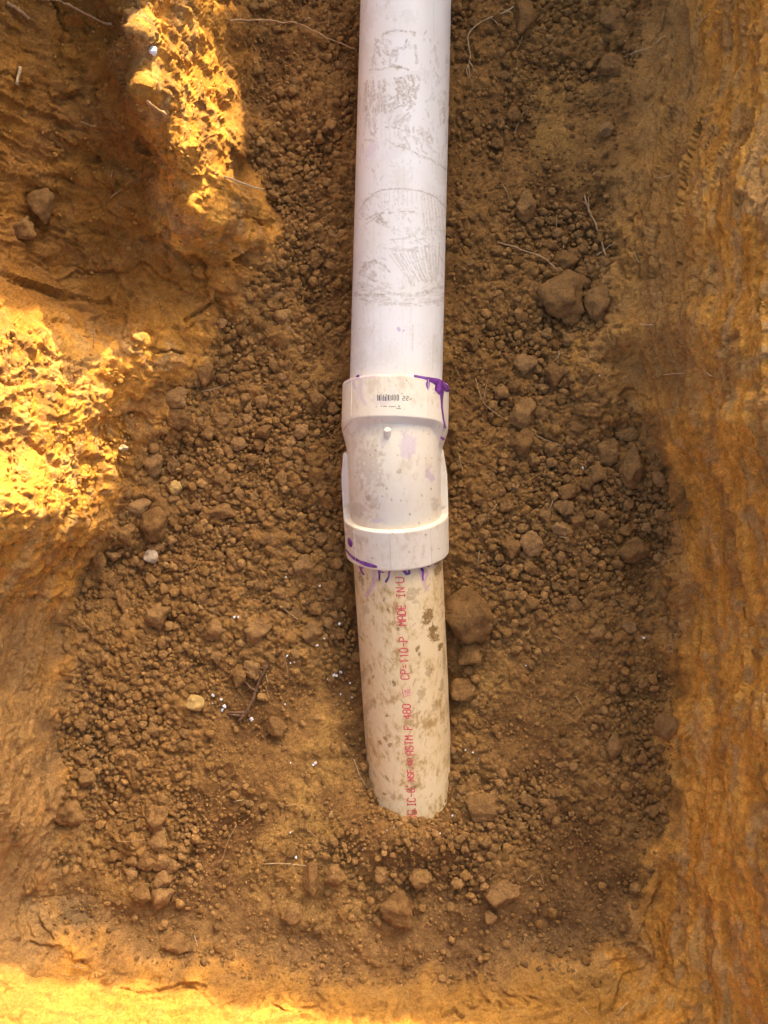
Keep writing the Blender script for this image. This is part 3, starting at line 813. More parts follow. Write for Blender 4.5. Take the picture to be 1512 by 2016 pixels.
def paint_lower(p):
    D, S, PR = 0, 1, 2
    for x, y, rx, ry, rot, a in [(843, 1212, 9, 14, .2, 1), (838, 1226, 7, 6, .4, .9), (851, 1246, 9, 17, .1, 1), (858, 1256, 6, 9, .5, .9), (867, 1273, 4, 11, .35, .95), (823, 1276, 4, 6, .2, .9), (825, 1287, 3, 4, 0, .9),
                                 (777, 1347, 4, 5, 0, .9), (774, 1342, 2.5, 3, 0, .9), (735, 1332, 3, 4, 0, .8), (764, 1201, 2.5, 4, -.4, .9), (783, 1238, 3.5, 3, 0, .9), (756, 1181, 2, 5, .3, .7), (815, 1166, 13, 9, -.3, .45),
                                 (808, 1177, 10, 6, -.3, .5), (818, 1185, 8, 4, 0, .35), (720, 1200, 8, 10, 0, .35), (862, 1120, 7, 14, .2, .8), (860, 1108, 8, 6, 0, .85), (812, 1553, 11, 3.5, -.5, .95), (806, 1556, 5, 3, .6, .8), (814, 1600, 8, 4, -.8, 1),
                                 (829, 1366, 8, 14, .3, .45), (845, 1320, 6, 14, .2, .5), (870, 1350, 5, 12, .3, .5), (855, 1390, 6, 13, .3, .4), (748, 1462, 5, 3, .8, .8), (768, 1466, 4, 4, .5, .8), (759, 1455, 3, 6, -.5, .8), (762, 1533, 3, 9, -.6, .7),
                                 (757, 1563, 5, 3, .4, .8), (742, 1572, 5, 4, 0, .6), (722, 1395, 8, 20, .5, .3), (716, 1330, 7, 24, .4, .3), (775, 1568, 5, 6, 0, .5), (761, 1409, 2.6, 2.6, 0, .9), (877, 1180, 3, 40, 0, .5), (874, 1300, 3, 30, 0, .5), (710, 1140, 5, 14, -.3, .6)]:
        p.blot(x, y, rx, ry, D, a, .55, rot, x * .1)
    for _ in range(90):
        x = R_.uniform(705, 880); y = R_.uniform(1130, 1600); g = R_.uniform(.7, 1.3) if x < 790 else R_.uniform(1.7, 2.4); L = R_.uniform(3, 14)
        p.stroke([(x, y), (x + math.cos(g) * L, y + math.sin(g) * L)], R_.uniform(.8, 2), D, R_.uniform(.2, .6))
    for pts, w, a in [([(738, 1118), (735, 1150), (722, 1172)], 7, .42), ([(826, 1116), (832, 1140), (840, 1160)], 6, .4), ([(834, 1115), (842, 1130), (836, 1145)], 3, .5)]:
        p.stroke(pts, w, PR, a, 2)

LO_T = np.concatenate([np.arange(0.10, 0.76, 0.0014), np.arange(0.77, 1.0, 0.03)])
# the lower pipe starts inside the lower socket
O_L = B + dHub * 0.165 - dL * 0.165
lower = pipe("plastic_pipe", O_L, dL, LO_T, M_pipe_lo, paint_lower)
tag(lower, "tan dirt speckled plastic pipe with red lettering, its end plunging into the pit floor", "pipe")

# elbow fitting ------------------------------------------------------------
elbow = bpy.data.objects.new("pipe_elbow", None); COL.objects.link(elbow)
elbow.location = tuple(B - v3((0, 0, RH))); elbow.empty_display_size = 0.05
tag(elbow, "white plastic elbow fitting with two socket collars, barcode and purple primer drips, joining both pipes", "pipe fitting")
bpy.context.view_layer.update()
EINV = elbow.matrix_world.inverted()
def under(ob, parent=elbow):
    ob.parent = parent; ob.matrix_parent_inverse = parent.matrix_world.inverted(); return ob

def paint_elbow(p):
    D, S, PR = 0, 1, 2
    p.blot(803, 878, 18, 26, PR, .30, .35, .1); p.blot(796, 885, 9, 18, PR, .30, .3); p.blot(797, 852, 11, 10, D, .12, .5)
    p.blot(848, 938, 8, 15, PR, .38, .8, -.2); p.blot(803, 873, 1.6, 1.6, PR, .9)
    p.blot(728, 920, 22, 40, D, .26, .75, .1); p.blot(718, 900, 14, 18, D, .22, .8); p.blot(735, 990, 12, 14, D, .25, .9); p.blot(752, 895, 5, 7, D, .4, .6)
    p.blot(857, 992, 9, 12, D, .3, .7); p.blot(724, 980, 5, 5, D, .5, .6); p.blot(750, 955, 7, 4, D, .35, .8); p.blot(785, 928, 5, 4, D, .5, .7)
    p.blot(700, 1003, 24, 14, D, .22, .5); p.blot(690, 1050, 9, 20, D, .35, .6, -.3); p.blot(708, 1062, 12, 8, D, .22, .7); p.blot(745, 1025, 16, 5, PR, .25, .8)
    for _ in range(70):
        p.blot(R_.uniform(682, 872), R_.uniform(745, 1110), R_.uniform(.8, 2.2), R_.uniform(.8, 2), D, R_.uniform(.3, .8), .3)
    # pale primer film along the top edge
    p.stroke([(684, 752), (700, 745), (712, 742), (742, 737), (758, 735)], 6, PR, .36, 2); p.stroke([(695, 752), (698, 764)], 5, PR, .32, 1.5)
    p.stroke([(711, 748), (709, 772), (713, 786), (718, 794)], 6, PR, .26, 2); p.blot(705, 772, 4, 14, PR, .18, .4)
    p.blot(752, 790, 16, 9, PR, .16, .5); p.blot(770, 772, 10, 4, PR, .12, .5)
    p.stroke([(676, 890), (675, 930), (676, 990)], 5, PR, .25, 2)
    p.stroke([(676, 846), (682, 838), (692, 830)], 1.4, S, .8); p.stroke([(764, 742), (764, 753)], 1.2, S, .5)
    p.stroke([(872, 1000), (878, 1003)], 2, S, .9); p.stroke([(678, 998), (684, 995)], 1.6, S, .8)

def loft(name, rings, mat=M_elbow, flip=False):
    """rings: list of (n,3) arrays"""
    G = np.stack(rings, 0)
    nv, nu = G.shape[:2]
    V = G.reshape(-1, 3)
    F = grid_faces(nv, nu, True)
    if flip: F = F[:, ::-1]
    cen = B
    N = np.cross(np.gradient(G, axis=1), np.gradient(G, axis=0)).reshape(-1, 3)
    N /= np.linalg.norm(N, axis=1)[:, None] + 1e-12
    outw = V - (B + dU * ((V - B) @ dU)[:, None] * ((V - B) @ dU > 0)[:, None] + dHub * ((V - B) @ dHub)[:, None] * ((V - B) @ dHub > 0)[:, None])
    if (N * outw).sum() < 0: N = -N
    pt = Paint(V, N); paint_elbow(pt)
    ob = mesh_object(name, V, F, mat, colors=pt.c, attr="marks")
    return under(ob)

ph = PHI
one = np.ones(len(ph))
aph = np.abs(np.degrees(np.arctan2(np.sin(ph), np.cos(ph))))
# upper socket: straight collar that tapers into the body, the taper longer round the sides
rings = []
te = 0.146
def ring(d, t, R): return cyl_pts(B, d, t * one if np.ndim(t) == 0 else t, ph, R * one if np.ndim(R) == 0 else R)
rings += [ring(dU, te - .012, RP + .0005), ring(dU, te - .0015, RP + .0012), ring(dU, te, RP + .004)]
rings += [ring(dU, te, RH - .0035), ring(dU, te - .001, RH - .001), ring(dU, te - .004, RH)]
sidef = smooth(40, 95, aph)
s_a = 0.0745 - 0.006 * sidef; s_b = 0.0635 - 0.046 * sidef
for k in range(40): rings.append(ring(dU, (te - .004) + (s_a - (te - .004)) * (k + 1) / 40.0, RH))
for k in range(1, 15):
    t = k / 14.0
    rings.append(ring(dU, s_a + (s_b - s_a) * t, RH + (RP + .0006 - RH) * (t * t * (3 - 2 * t) * .6 + t * .4)))
rings.append(ring(dU, s_b - .004, RP - .002))
hub_up = loft("socket_hub", rings)
# body: swept through the bend
rings = []
for k in range(90):
    t = k / 89.0; s = 0.08 - t * 0.19            # + along the upper axis, - along the lower one
    kb = smooth(0.055, -0.055, np.array([s]))[0]
    # centre line: quadratic curve through the bend
    if s > 0.05: c = B + dU * s; d = dU
    elif s < -0.05: c = B + dHub * (-s); d = -dHub
    else:
        tt = (0.05 - s) / 0.10
        c = (1 - tt) ** 2 * (B + dU * .05) + 2 * tt * (1 - tt) * B + tt * tt * (B + dHub * .05)
        d = unit(2 * (1 - tt) * (B - (B + dU * .05)) + 2 * tt * ((B + dHub * .05) - B)) * -1
    rings.append(cyl_pts(c, d, 0 * ph, ph, RP * one))
loft("elbow_body", rings)
# lower socket: square shoulder over the top, drawn forward along both sides
sh = 0.0945; th = 0.168
wing = smooth(80, 99, aph)
t0 = sh - wing * 0.118
wr = .0045 * wing
rings = [ring(dHub, t0 + .0005, RP - .002), ring(dHub, t0, RP + .003), ring(dHub, t0, RH - .0025 - wr), ring(dHub, t0 + .0006, RH - .0007 - wr), ring(dHub, t0 + .0025, RH - wr)]
for k in range(1, 46):
    tk = t0 + .0025 + (th - .003 - t0 - .0025) * k / 45.0
    rings.append(ring(dHub, tk, RH - .0045 * wing * smooth(.035, -.024, tk)))
rings += [ring(dHub, th - .0005, RH - .0008), ring(dHub, th, RH - .0025), ring(dHub, th, RP + .001), ring(dHub, th - .012, RP + .0004)]
hub_lo = loft("socket_hub", rings)

# small raised things on a cylinder --------------------------------------
def ribbon(V, F, pts, O, d, R, w, lift=.0004, round_ends=True, sub=1.5):
    """paint film or ink line: flat ribbon of width w (pixels of the survey) along measured points on a pipe"""
    pts = np.array(pts, float)
    dens = [pts[0]]
    for a, b in zip(pts[:-1], pts[1:]):
        m = max(1, int(np.hypot(*(b - a)) / sub))
        for k in range(1, m + 1): dens.append(a + (b - a) * k / m)
    dens = np.array(dens)
    ws_ = np.interp(np.linspace(0, 1, len(dens)), np.linspace(0, 1, len(w)), w) if np.ndim(w) else np.full(len(dens), float(w))
    tan = np.gradient(dens, axis=0) if len(dens) > 1 else np.array([[1., 0.]])
    tan /= np.linalg.norm(tan, axis=1)[:, None] + 1e-9
    nor = np.stack([-tan[:, 1], tan[:, 0]], 1)
    if round_ends:
        h = ws_[0] / 2; dens = np.vstack([dens[0] - tan[0] * h * .8, dens[0] - tan[0] * h * .4, dens, dens[-1] + tan[-1] * ws_[-1] * .2, dens[-1] + tan[-1] * ws_[-1] * .4])
        nor = np.vstack([nor[0], nor[0], nor, nor[-1], nor[-1]]); ws_ = np.concatenate([[ws_[0] * .35, ws_[0] * .8], ws_, [ws_[-1] * .8, ws_[-1] * .35]])
    base = len(V)
    K = 5
    for j in range(K):
        o = (j / (K - 1) - .5)
        q = dens + nor * (ws_ * o)[:, None]
        t, f = hit_cyl(q[:, 0], q[:, 1], O, d, R)
        P_ = cyl_pts(O, d, t, f, (R + lift * (1.0 if 0 < j < K - 1 else 0.35)) * np.ones(len(t)))
        V.extend(P_.tolist())
    m = len(dens)
    for j in range(K - 1):
        for i in range(m - 1):
            F.append((base + j * m + i, base + j * m + i + 1, base + (j + 1) * m + i + 1, base + (j + 1) * m + i))

def part(name, V, F, mat, parent):
    return under(mesh_object(name, np.array(V), F, mat), parent)

# moulding seams: raised hair lines along the collars
for (d, ts_, a_px) in ((dU, (0.078, 0.142), (692, 775)), (dU, (0.078, 0.142), (842, 790)), (dHub, (0.099, 0.164), (770, 1090)), (dHub, (0.099, 0.164), (849, 1080)), (dHub, (0.099, 0.164), (699, 1080))):
    _, f = hit_cyl(np.array([float(a_px[0])]), np.array([float(a_px[1])]), B, d, RH)
    V = []; F = []
    for tt in np.linspace(ts_[0], ts_[1], 12):
        for dp, dr in ((-.010, -.0004), (-.003, .0009), (.003, .0009), (.010, -.0004)):
            V.append(cyl_pts(B, d, np.array([tt]), f + dp, np.array([RH + dr]))[0])
    for i in range(11):
        for j in range(3): F.append((i * 4 + j, i * 4 + j + 1, i * 4 + j + 5, i * 4 + j + 4))
    ob = mesh_object("mould_seam", np.array(V), F, M_elbow, colors=np.zeros((len(V), 3)), attr="marks"); under(ob, hub_up if d is dU else hub_lo)

# moulding stub on the body
V = []; F = []
t, f = hit_cyl(np.array([762.0]), np.array([862.0]), B, dU, RP)
base = cyl_pts(B, dU, t, f, np.array([RP - .006]))[0]
ax = unit(v3((-.02, .70, .72))); s1 = unit(np.cross(ax, (1, 0, 0))); s2 = np.cross(ax, s1)
prof = [(0, .0062), (.010, .0062), (.0185, .0060), (.0195, .0052)]
for h_, r_ in prof:
    for k in range(16):
        a = k / 16 * 2 * math.pi; V.append(base + ax * h_ + r_ * (math.cos(a) * s1 + math.sin(a) * s2))
for i in range(len(prof) - 1):
    for k in range(16): F.append((i * 16 + k, i * 16 + (k + 1) % 16, (i + 1) * 16 + (k + 1) % 16, (i + 1) * 16 + k))
F.append(tuple(range(len(V) - 16, len(V))))
ob = mesh_object("mould_stub", np.array(V), F, M_elbow, colors=np.zeros((len(V), 3)), attr="marks", smooth_shade=False); under(ob)

# purple primer that ran over the collars
V = []; F = []
rb = lambda pts, w, lift=.0006: ribbon(V, F, pts, B, dU, RH, w, lift)
rb([(816, 740), (830, 742.5), (844, 746), (858, 751), (869, 757), (877, 763), (881, 767)], [5, 5, 6, 10, 15, 15, 12])
rb([(843.5, 748), (842, 756), (842.5, 764)], [5, 8, 5]); rb([(842.5, 764), (843, 769)], [4, 1.5])
rb([(862, 757), (864, 767), (866, 773)], [10, 17, 10]); rb([(869.5, 770), (869.5, 783), (870, 802), (873, 825), (877, 842)], [9, 4.5, 4, 3.6, 3])
part("primer_drip", V, F, M_primer, hub_up)
V = []; F = []
rb = lambda pts, w, lift=.0006: ribbon(V, F, pts, B, dU, RH - .004, w, lift)
rb([(868.5, 861), (873, 864.5)], [4, 6]); part("primer_drip", V, F, M_primer, hub_up)
V = []; F = []
ribbon(V, F, [(702, 741), (706, 739.5)], B, dU, RH, [3, 5]); part("primer_drip", V, F, M_primer, hub_up)
V = []; F = []
rh = lambda pts, w, lift=.0006: ribbon(V, F, pts, B, dHub, RH, w, lift)
rh([(687, 1062), (689.5, 1069), (691, 1075)], [6, 9.5, 6])
part("primer_drip", V, F, M_primer, hub_lo)
V = []; F = []
rh = lambda pts, w, lift=.0006: ribbon(V, F, pts, B, dHub, RH, w, lift)
rh([(682, 1083), (688, 1091), (696, 1098.5), (709, 1106), (722, 1111), (735, 1114.5), (741, 1116)], [3, 3.5, 6, 5, 8, 8, 5])
part("primer_drip", V, F, M_primer, hub_lo)
for pts, w in [([(703, 1108), (709, 1114), (712, 1126), (716, 1131)], [5, 5, 4, 4]), ([(716, 1110), (713, 1118)], [6, 4]), ([(746, 1118), (747, 1126), (747, 1142)], [7, 4, 3.6]), ([(746, 1126), (756, 1127)], [3, 2]),
               ([(767, 1123), (765, 1136), (760, 1145)], [4, 3.4, 5]), ([(795, 1122), (800, 1130), (806, 1129), (805, 1122)], [8, 6, 5, 5]), ([(828, 1114), (833, 1126), (832, 1136), (833, 1142)], [5, 6, 4, 3]), ([(846, 1108), (843, 1116)], [7, 3]), ([(858, 1103), (856, 1110)], [8, 5])]:
    V = []; F = []
    ribbon(V, F, pts, O_L, dL, RP, w, .0005); part("primer_drip", V, F, M_primer, lower)

# barcode print on the upper collar
V = []; F = []
x = 742.5
for wd, a in [(1.6, 0), (2.6, 1), (1.2, 0), (1.0, 3), (1.6, 1), (2.4, 3), (1.0, 0), (2.2, 1), (1.2, 0), (1.2, 2), (2.0, 0), (1.0, 0), (1.8, 1), (1.2, 0), (1.6, 0)]:
    ribbon(V, F, [(x + wd / 2, 776.5 + a + jit(1)), (x + wd / 2, 789 + jit(1))], B, dU, RH, wd, .00035, False, 4); x += wd + 1.4
for pts in ([(793, 780), (797, 780), (797, 784), (793, 784), (793, 788), (797, 788)], [(800, 780), (804, 780), (803, 784), (800, 784), (800, 788), (804, 788)], [(806, 786), (811, 785)]):
    ribbon(V, F, pts, B, dU, RH, 1.5, .00035, False)
part("printed_barcode", V, F, M_black, hub_up)
V = []; F = []
for x0, x1, y in ((740, 741.5, 800), (750, 752, 798.5), (754, 762, 799), (766, 779, 799.5), (784, 788, 799), (780, 789, 803)):
    x = x0
    while x < x1: ribbon(V, F, [(x, y + jit(.8)), (x + 1.0, y + 1.8 + jit(.5))], B, dU, RH, 1.1, .00035, False); x += 2.0
part("printed_code", V, F, M_black, hub_up)

# red lettering along the lower pipe: stroke letters, read from the buried end upward
GL = {'A': [[(0, 0), (0, 4), (1, 6), (3, 6), (4, 4), (4, 0)], [(0, 2.6), (4, 2.6)]], 'C': [[(4, 5), (3, 6), (1, 6), (0, 5), (0, 1), (1, 0), (3, 0), (4, 1)]],
      'D': [[(0, 0), (0, 6), (2.6, 6), (4, 4.6), (4, 1.4), (2.6, 0), (0, 0)]], 'E': [[(4, 6), (0, 6), (0, 0), (4, 0)], [(0, 3), (3, 3)]], 'F': [[(4, 6), (0, 6), (0, 0)], [(0, 3.1), (3, 3.1)]],
      'G': [[(4, 5), (3, 6), (1, 6), (0, 5), (0, 1), (1, 0), (3, 0), (4, 1), (4, 2.8), (2.2, 2.8)]], 'I': [[(2, 0), (2, 6)], [(.8, 0), (3.2, 0)], [(.8, 6), (3.2, 6)]],
      'M': [[(0, 0), (0, 6), (2, 2.8), (4, 6), (4, 0)]], 'N': [[(0, 0), (0, 6), (4, 0), (4, 6)]], '0': [[(1, 0), (0, 1.4), (0, 4.6), (1, 6), (3, 6), (4, 4.6), (4, 1.4), (3, 0), (1, 0)]],
      'P': [[(0, 0), (0, 6), (3, 6), (4, 5.2), (4, 3.7), (3, 2.9), (0, 2.9)]], 'S': [[(4, 5.1), (3, 6), (1, 6), (0, 5), (0, 4), (1, 3.2), (3, 2.8), (4, 2), (4, 1), (3, 0), (1, 0), (0, .9)]],
      'T': [[(0, 6), (4, 6)], [(2, 6), (2, 0)]], 'U': [[(0, 6), (0, 1.2), (1, 0), (3, 0), (4, 1.2), (4, 6)]], 'W': [[(0, 6), (.8, 0), (2, 4), (3.2, 0), (4, 6)]],
      '1': [[(1, 4.8), (2.2, 6), (2.2, 0)]], '4': [[(3, 0), (3, 6), (0, 1.8), (4, 1.8)]], '8': [[(1, 3.2), (.2, 4), (.2, 5.2), (1, 6), (3, 6), (3.8, 5.2), (3.8, 4), (3, 3.2), (1, 3.2), (0, 2.2), (0, .9), (1, 0), (3, 0), (4, .9), (4, 2.2), (3, 3.2)]],
      '-': [[(.4, 2.8), (3.6, 2.8)]], '=': [[(.4, 2.2), (3.6, 2.2)], [(.8, 3.8), (2.4, 3.8)]], ',': [[(1.6, .8), (1.2, -.8)]], "'": [[(1.6, 5), (1.6, 7)]]}

def word(text, py0, py1, pxc0, pxc1, hgt, wline):
    V = []; F = []
    n_ = len(text); adv = (py1 - py0) / n_
    gw = -adv * .72
    for i, ch in enumerate(text):
        if ch == ' ': continue
        for st in GL[ch]:
            pts = []
            for gx_, gy_ in st:
                yy = py0 + adv * i - gx_ / 4 * gw
                xx = pxc0 + (pxc1 - pxc0) * (yy - py0) / (py1 - py0) - (gy_ / 6 - .5) * hgt
                pts.append((xx, yy))
            ribbon(V, F, pts, O_L, dL, RP, wline, .0004, True, 2.5)
    ob = part("printed_lettering", V, F, M_print, lower)
    ob["label"] = "red printed lettering reading " + text
    return ob
word("NG", 1617, 1591, 813, 811, 17, 2.4)
word("IC-0'", 1587, 1541, 810.5, 808, 15.5, 2.4)
word("NSF", 1537, 1513.5, 809, 808, 12, 2.6)
word(",WD", 1514, 1491, 808, 807, 10, 2.1)
word("ASTM F", 1486, 1426, 806.5, 803, 15.5, 2.5)
word("480", 1415, 1384, 802, 800, 15.5, 2.5)
word("CP=110-P", 1337, 1252, 797.5, 793.5, 16, 2.5)
word("MADE", 1231, 1188, 791.5, 789.5, 16, 2.6)
word("IN", 1176, 1154, 789, 788, 16, 2.5)
word("U", 1147, 1133, 787.5, 786.5, 16, 2.6)
V = []; F = []
for pts in ([(794, 1374), (792, 1355), (795, 1371), (808, 1369), (806, 1352)], [(798, 1367), (797, 1357), (803, 1366), (803, 1355)], [(796, 1362), (806, 1359)], [(800, 1371), (808, 1358)]):
    ribbon(V, F, pts, O_L, dL, RP, 1.5, .0004, True, 2.5)
ob = part("printed_emblem", V, F, plain("pale_red_ink", (.66, .26, .22), .6, .3, 300), lower)

# ------------------------------------------------------------------ clods
def surf(px, py):
    """top of the displaced soil at measured places"""
    i = np.clip(np.searchsorted(LX, px), 1, NX - 1); j = np.clip(np.searchsorted(LY, py), 1, NY - 1)
    return P2[j * NX + i], Nn[j * NX + i]

def clod_mesh(seed, sub):
    bm = bmesh.new(); bmesh.ops.create_icosphere(bm, subdivisions=sub, radius=1.0)
    V = np.array([v.co[:] for v in bm.verts]); F = [[v.index for v in f.verts] for f in bm.faces]; bm.free()
    r = np.random.default_rng(seed)
    rad = np.ones(len(V))
    for _ in range(13):                                  # broken facets
        nrm = r.normal(size=3); nrm /= np.linalg.norm(nrm); cut = r.uniform(.58, .88)
        dd = V @ nrm
        rad = np.minimum(rad, np.where(dd > .05, cut / np.maximum(dd, .05), 9))
    V = V * np.minimum(rad, 1.0)[:, None] * 1.18
    o = seed * 3.7
    amp = 1.0 if sub > 2 else .6
    V = V * (1 + amp * (.20 * noise3(V, .9, o) + .12 * noise3(V, .4, o + 1)) + (.07 * noise3(V, .2, o + 2) + .035 * noise3(V, .1, o + 3) if sub > 2 else 0))[:, None]
    return V, np.array(F)

CM = []
for k in range(12):
    V, F = clod_mesh(100 + k, 4)
    me = bpy.data.meshes.new("soil_clod"); me.from_pydata(V.tolist(), [], F.tolist())
    me.polygons.foreach_set("use_smooth", np.ones(len(F), bool)); me.materials.append(M_clod); me.update()
    CM.append(me)

def put_clod(px, py, w, h, label, group=None, tall=.70, sink=.36, name="soil_clod", mat=None, rot=None):
    p_, n_ = surf(np.array([float(px)]), np.array([float(py)])); p_ = p_[0]; n_ = n_[0]
    dep = CAM_H - p_[2]
    sx, sy = w * dep / FPX / 2 * 1.04, h * dep / FPX / 2 * 1.04
    sz = min(sx, sy) * tall
    me = CM[R_.randrange(len(CM))]
    if mat:
        me = me.copy(); me.materials.clear(); me.materials.append(mat)
    ob = bpy.data.objects.new(name, me); COL.objects.link(ob)
    base = gz(np.array([float(px)]), np.array([float(py)]))[0]
    b3 = np.array([float(q[0]) for q in at([px], [py], [base])])
    # keep the mesh's own proportions: spin it inside, then scale along the picture of the clod
    ob.location = tuple(b3 + n_ * (sz * (1 - 2 * sink) + .004))
    ob.rotation_euler = (0, 0, rot if rot is not None else 0.0)
    ob.scale = (sx, sy, sz)
    tag(ob, label, "clod" if name == "soil_clod" else "stone", group)
    return ob

# (px, py, width, height, label)
NAMED = [
    (923, 1208, 92, 86, "largest dark clod wedged against the side of the lettered pipe"),
    (926, 1287, 46, 40, "grey brown clod beside the lettered pipe, below the largest dark clod"),
    (1025, 815, 46, 62, "blocky upper half of a split clod lying beside the elbow fitting"),
    (1025, 872, 50, 48, "rounded lower half of a split clod lying beside the elbow fitting"),
    (1106, 580, 92, 80, "broad domed clod at the foot of the pale bench"),
    (1183, 595, 50, 62, "upright brown clod touching the broad domed clod by the bench"),
    (1126, 622, 44, 36, "low clod tucked under the broad domed clod by the bench"),
    (1033, 40, 46, 60, "tall blocky clod near the frayed root by the upper pipe"),
    (1206, 45, 50, 42, "orange clod at the top of the scree below the pale bench"),
    (1201, 135, 48, 48, "reddish clod lying against the foot of the pale bench"),
    (1196, 257, 32, 26, "pale round clod at the foot of the pale bench"),
    (1011, 227, 28, 28, "lone round pebble-like clod on smooth soil by the upper pipe"),
    (1036, 408, 44, 58, "long brown clod standing alone near the middle of the upper pipe"),
    (1116, 515, 50, 42, "dark lumpy clod just above the broad domed clod"),
    (1246, 920, 50, 76, "tallest clod in the pile under the orange wall, reddish brown"),
    (1241, 850, 50, 32, "flat topped clod on the pile under the orange wall"),
    (1196, 890, 46, 44, "square clod leaning on the pile under the orange wall"),
    (1173, 935, 34, 30, "smooth egg shaped clod before the pile under the orange wall"),
    (1093, 737, 38, 38, "pale orange round clod standing between elbow fitting and bench foot"),
    (1031, 720, 46, 38, "wide brown clod close to the pale orange round clod"),
    (1248, 1082, 68, 46, "wide slab shaped clod at the foot of the orange wall"),
    (1046, 1070, 44, 40, "larger of two rounded twin clods beside the lower collar"),
    (1006, 1077, 36, 34, "smaller of two rounded twin clods beside the lower collar"),
    (1171, 1242, 38, 32, "rounded clod on smooth soil between lettered pipe and orange wall"),
    (908, 1355, 46, 50, "greyish clod lying against the lettered pipe under the red numbers"),
    (1208, 1466, 34, 50, "nearly black angular clod on the floor by the orange wall"),
    (1316, 1430, 50, 48, "crumbly clod stuck at the foot of the orange wall"),
    (788, 1782, 62, 58, "big grey clod on open floor beyond the buried pipe end"),
    (951, 1590, 62, 46, "cluster-topped clod just past the buried pipe end"),
    (991, 1752, 72, 50, "broad flattened clod half sunk in the floor past the buried pipe end"),
    (660, 1716, 38, 38, "rounder of two neighbouring clods on the floor past the dark twig"),
    (615, 1728, 36, 50, "taller of two neighbouring clods on the floor past the dark twig"),
    (505, 1238, 62, 44, "smooth loaf shaped clod tilted on the gravelly floor above the dark twig"),
    (617, 1242, 46, 40, "round brown clod between the loaf shaped clod and the lettered pipe"),
    (600, 1112, 42, 42, "dark ball shaped clod left of the lower collar"),
    (310, 1210, 44, 46, "rough clod on the gravelly floor near the shaded left wall"),
    (425, 1235, 44, 38, "flat grey clod beside the loaf shaped clod"),
    (297, 910, 44, 40, "reddish clod right under the sunlit bulge"),
    (300, 1030, 62, 56, "angular wedge shaped clod in the group below the sunlit bulge"),
    (270, 1000, 42, 34, "dark clod of the group below the sunlit bulge"),
    (318, 1000, 40, 40, "squarish clod of the group below the sunlit bulge"),
    (245, 1048, 30, 38, "small reddish clod of the group below the sunlit bulge"),
    (442, 1005, 44, 26, "oblong tan clod on the gravelly floor"),
    (400, 730, 46, 44, "rounded grey clod at the foot of the bench"),
    (345, 780, 46, 36, "brown clod under the sunlit horn of the bank"),
    (350, 818, 56, 42, "wide low clod under the sunlit horn of the bank"),
    (562, 625, 36, 30, "pale angular clod on gravel beside the upper pipe"),
    (78, 402, 56, 62, "large loose clod resting on the shaded bench, left of the spur"),
    (42, 450, 52, 42, "second loose clod on the shaded bench, below the large one"),
    (545, 1430, 38, 34, "dark crumbled clod on the smooth floor beside the dark twig"),
    (472, 1330, 32, 34, "knobbly clod touching the dark twig"),
    (310, 1605, 48, 44, "greyish lumpy clod above the cluster by the left wall"),
    (350, 1858, 52, 36, "low dark clod near the near wall of the pit"),
    (826, 1725, 44, 36, "ochre faced clod above the big grey clod past the pipe end"),
    (137, 1590, 52, 46, "flat clod at the foot of the shaded left wall"),
]
for k, (px, py, w, h, lab) in enumerate(NAMED): put_clod(px, py, w, h, lab, rot=jit(.5) if abs(w - h) < 8 else 0)
for px, py, w in ((315, 1650, 36), (320, 1690, 34), (290, 1690, 34), (325, 1727, 38), (282, 1752, 36), (317, 1757, 40), (262, 1718, 26), (340, 1700, 26), (265, 1690, 24)):
    put_clod(px, py, w, w * .92, "grey brown clod in the heaped cluster on the floor near the left wall", "heaped cluster of clods", rot=jit(1))
M_pale = plain("pale_stone", (.36, .27, .17), .85, .3, 90)
M_ochre = plain("ochre_stone", (.38, .24, .075), .9, .3, 90)
put_clod(300, 1095, 26, 28, "small pale tan stone standing out on the gravelly floor", None, .8, .25, "pebble", M_pale)
put_clod(385, 1380, 34, 32, "yellowish round stone on the floor near the white flakes", None, .8, .25, "pebble", M_ochre)
put_clod(350, 963, 28, 28, "ochre round stone below the sunlit bulge", None, .8, .25, "pebble", M_ochre)
put_clod(238, 880, 20, 12, "tiny sunlit pale pebble on the edge of the left bulge", None, .8, .2, "pebble", M_pale)
put_clod(293, 98, 15, 18, "tiny white sunlit pebble on top of the spur", None, .9, .1, "pebble", M_white)

taken = [(a[0], a[1], max(a[2], a[3]) / 2) for a in NAMED] + [(300, 1700, 60)]
grid_used = {}
def free(x, y, r):
    gx_, gy_ = int(x // 60), int(y // 60)
    for i in (-1, 0, 1):
        for j in (-1, 0, 1):
            for (a, b, c) in grid_used.get((gx_ + i, gy_ + j), ()):
                if (a - x) ** 2 + (b - y) ** 2 < ((c + r) * .80) ** 2: return False
    return True
def occupy(x, y, r): grid_used.setdefault((int(x // 60), int(y // 60)), []).append((x, y, r))
for t in taken: occupy(*t)
PIPE_AX = [(799, -60), (780, 740)], [(778, 700), (786, 1180)], [(786, 1180), (803, 1500)]
def near_pipe(x, y):
    return np.minimum(np.minimum(seg_dist(x, y, PIPE_AX[0]) - 88, seg_dist(x, y, PIPE_AX[1]) - 104), seg_dist(x, y, PIPE_AX[2]) - 90)

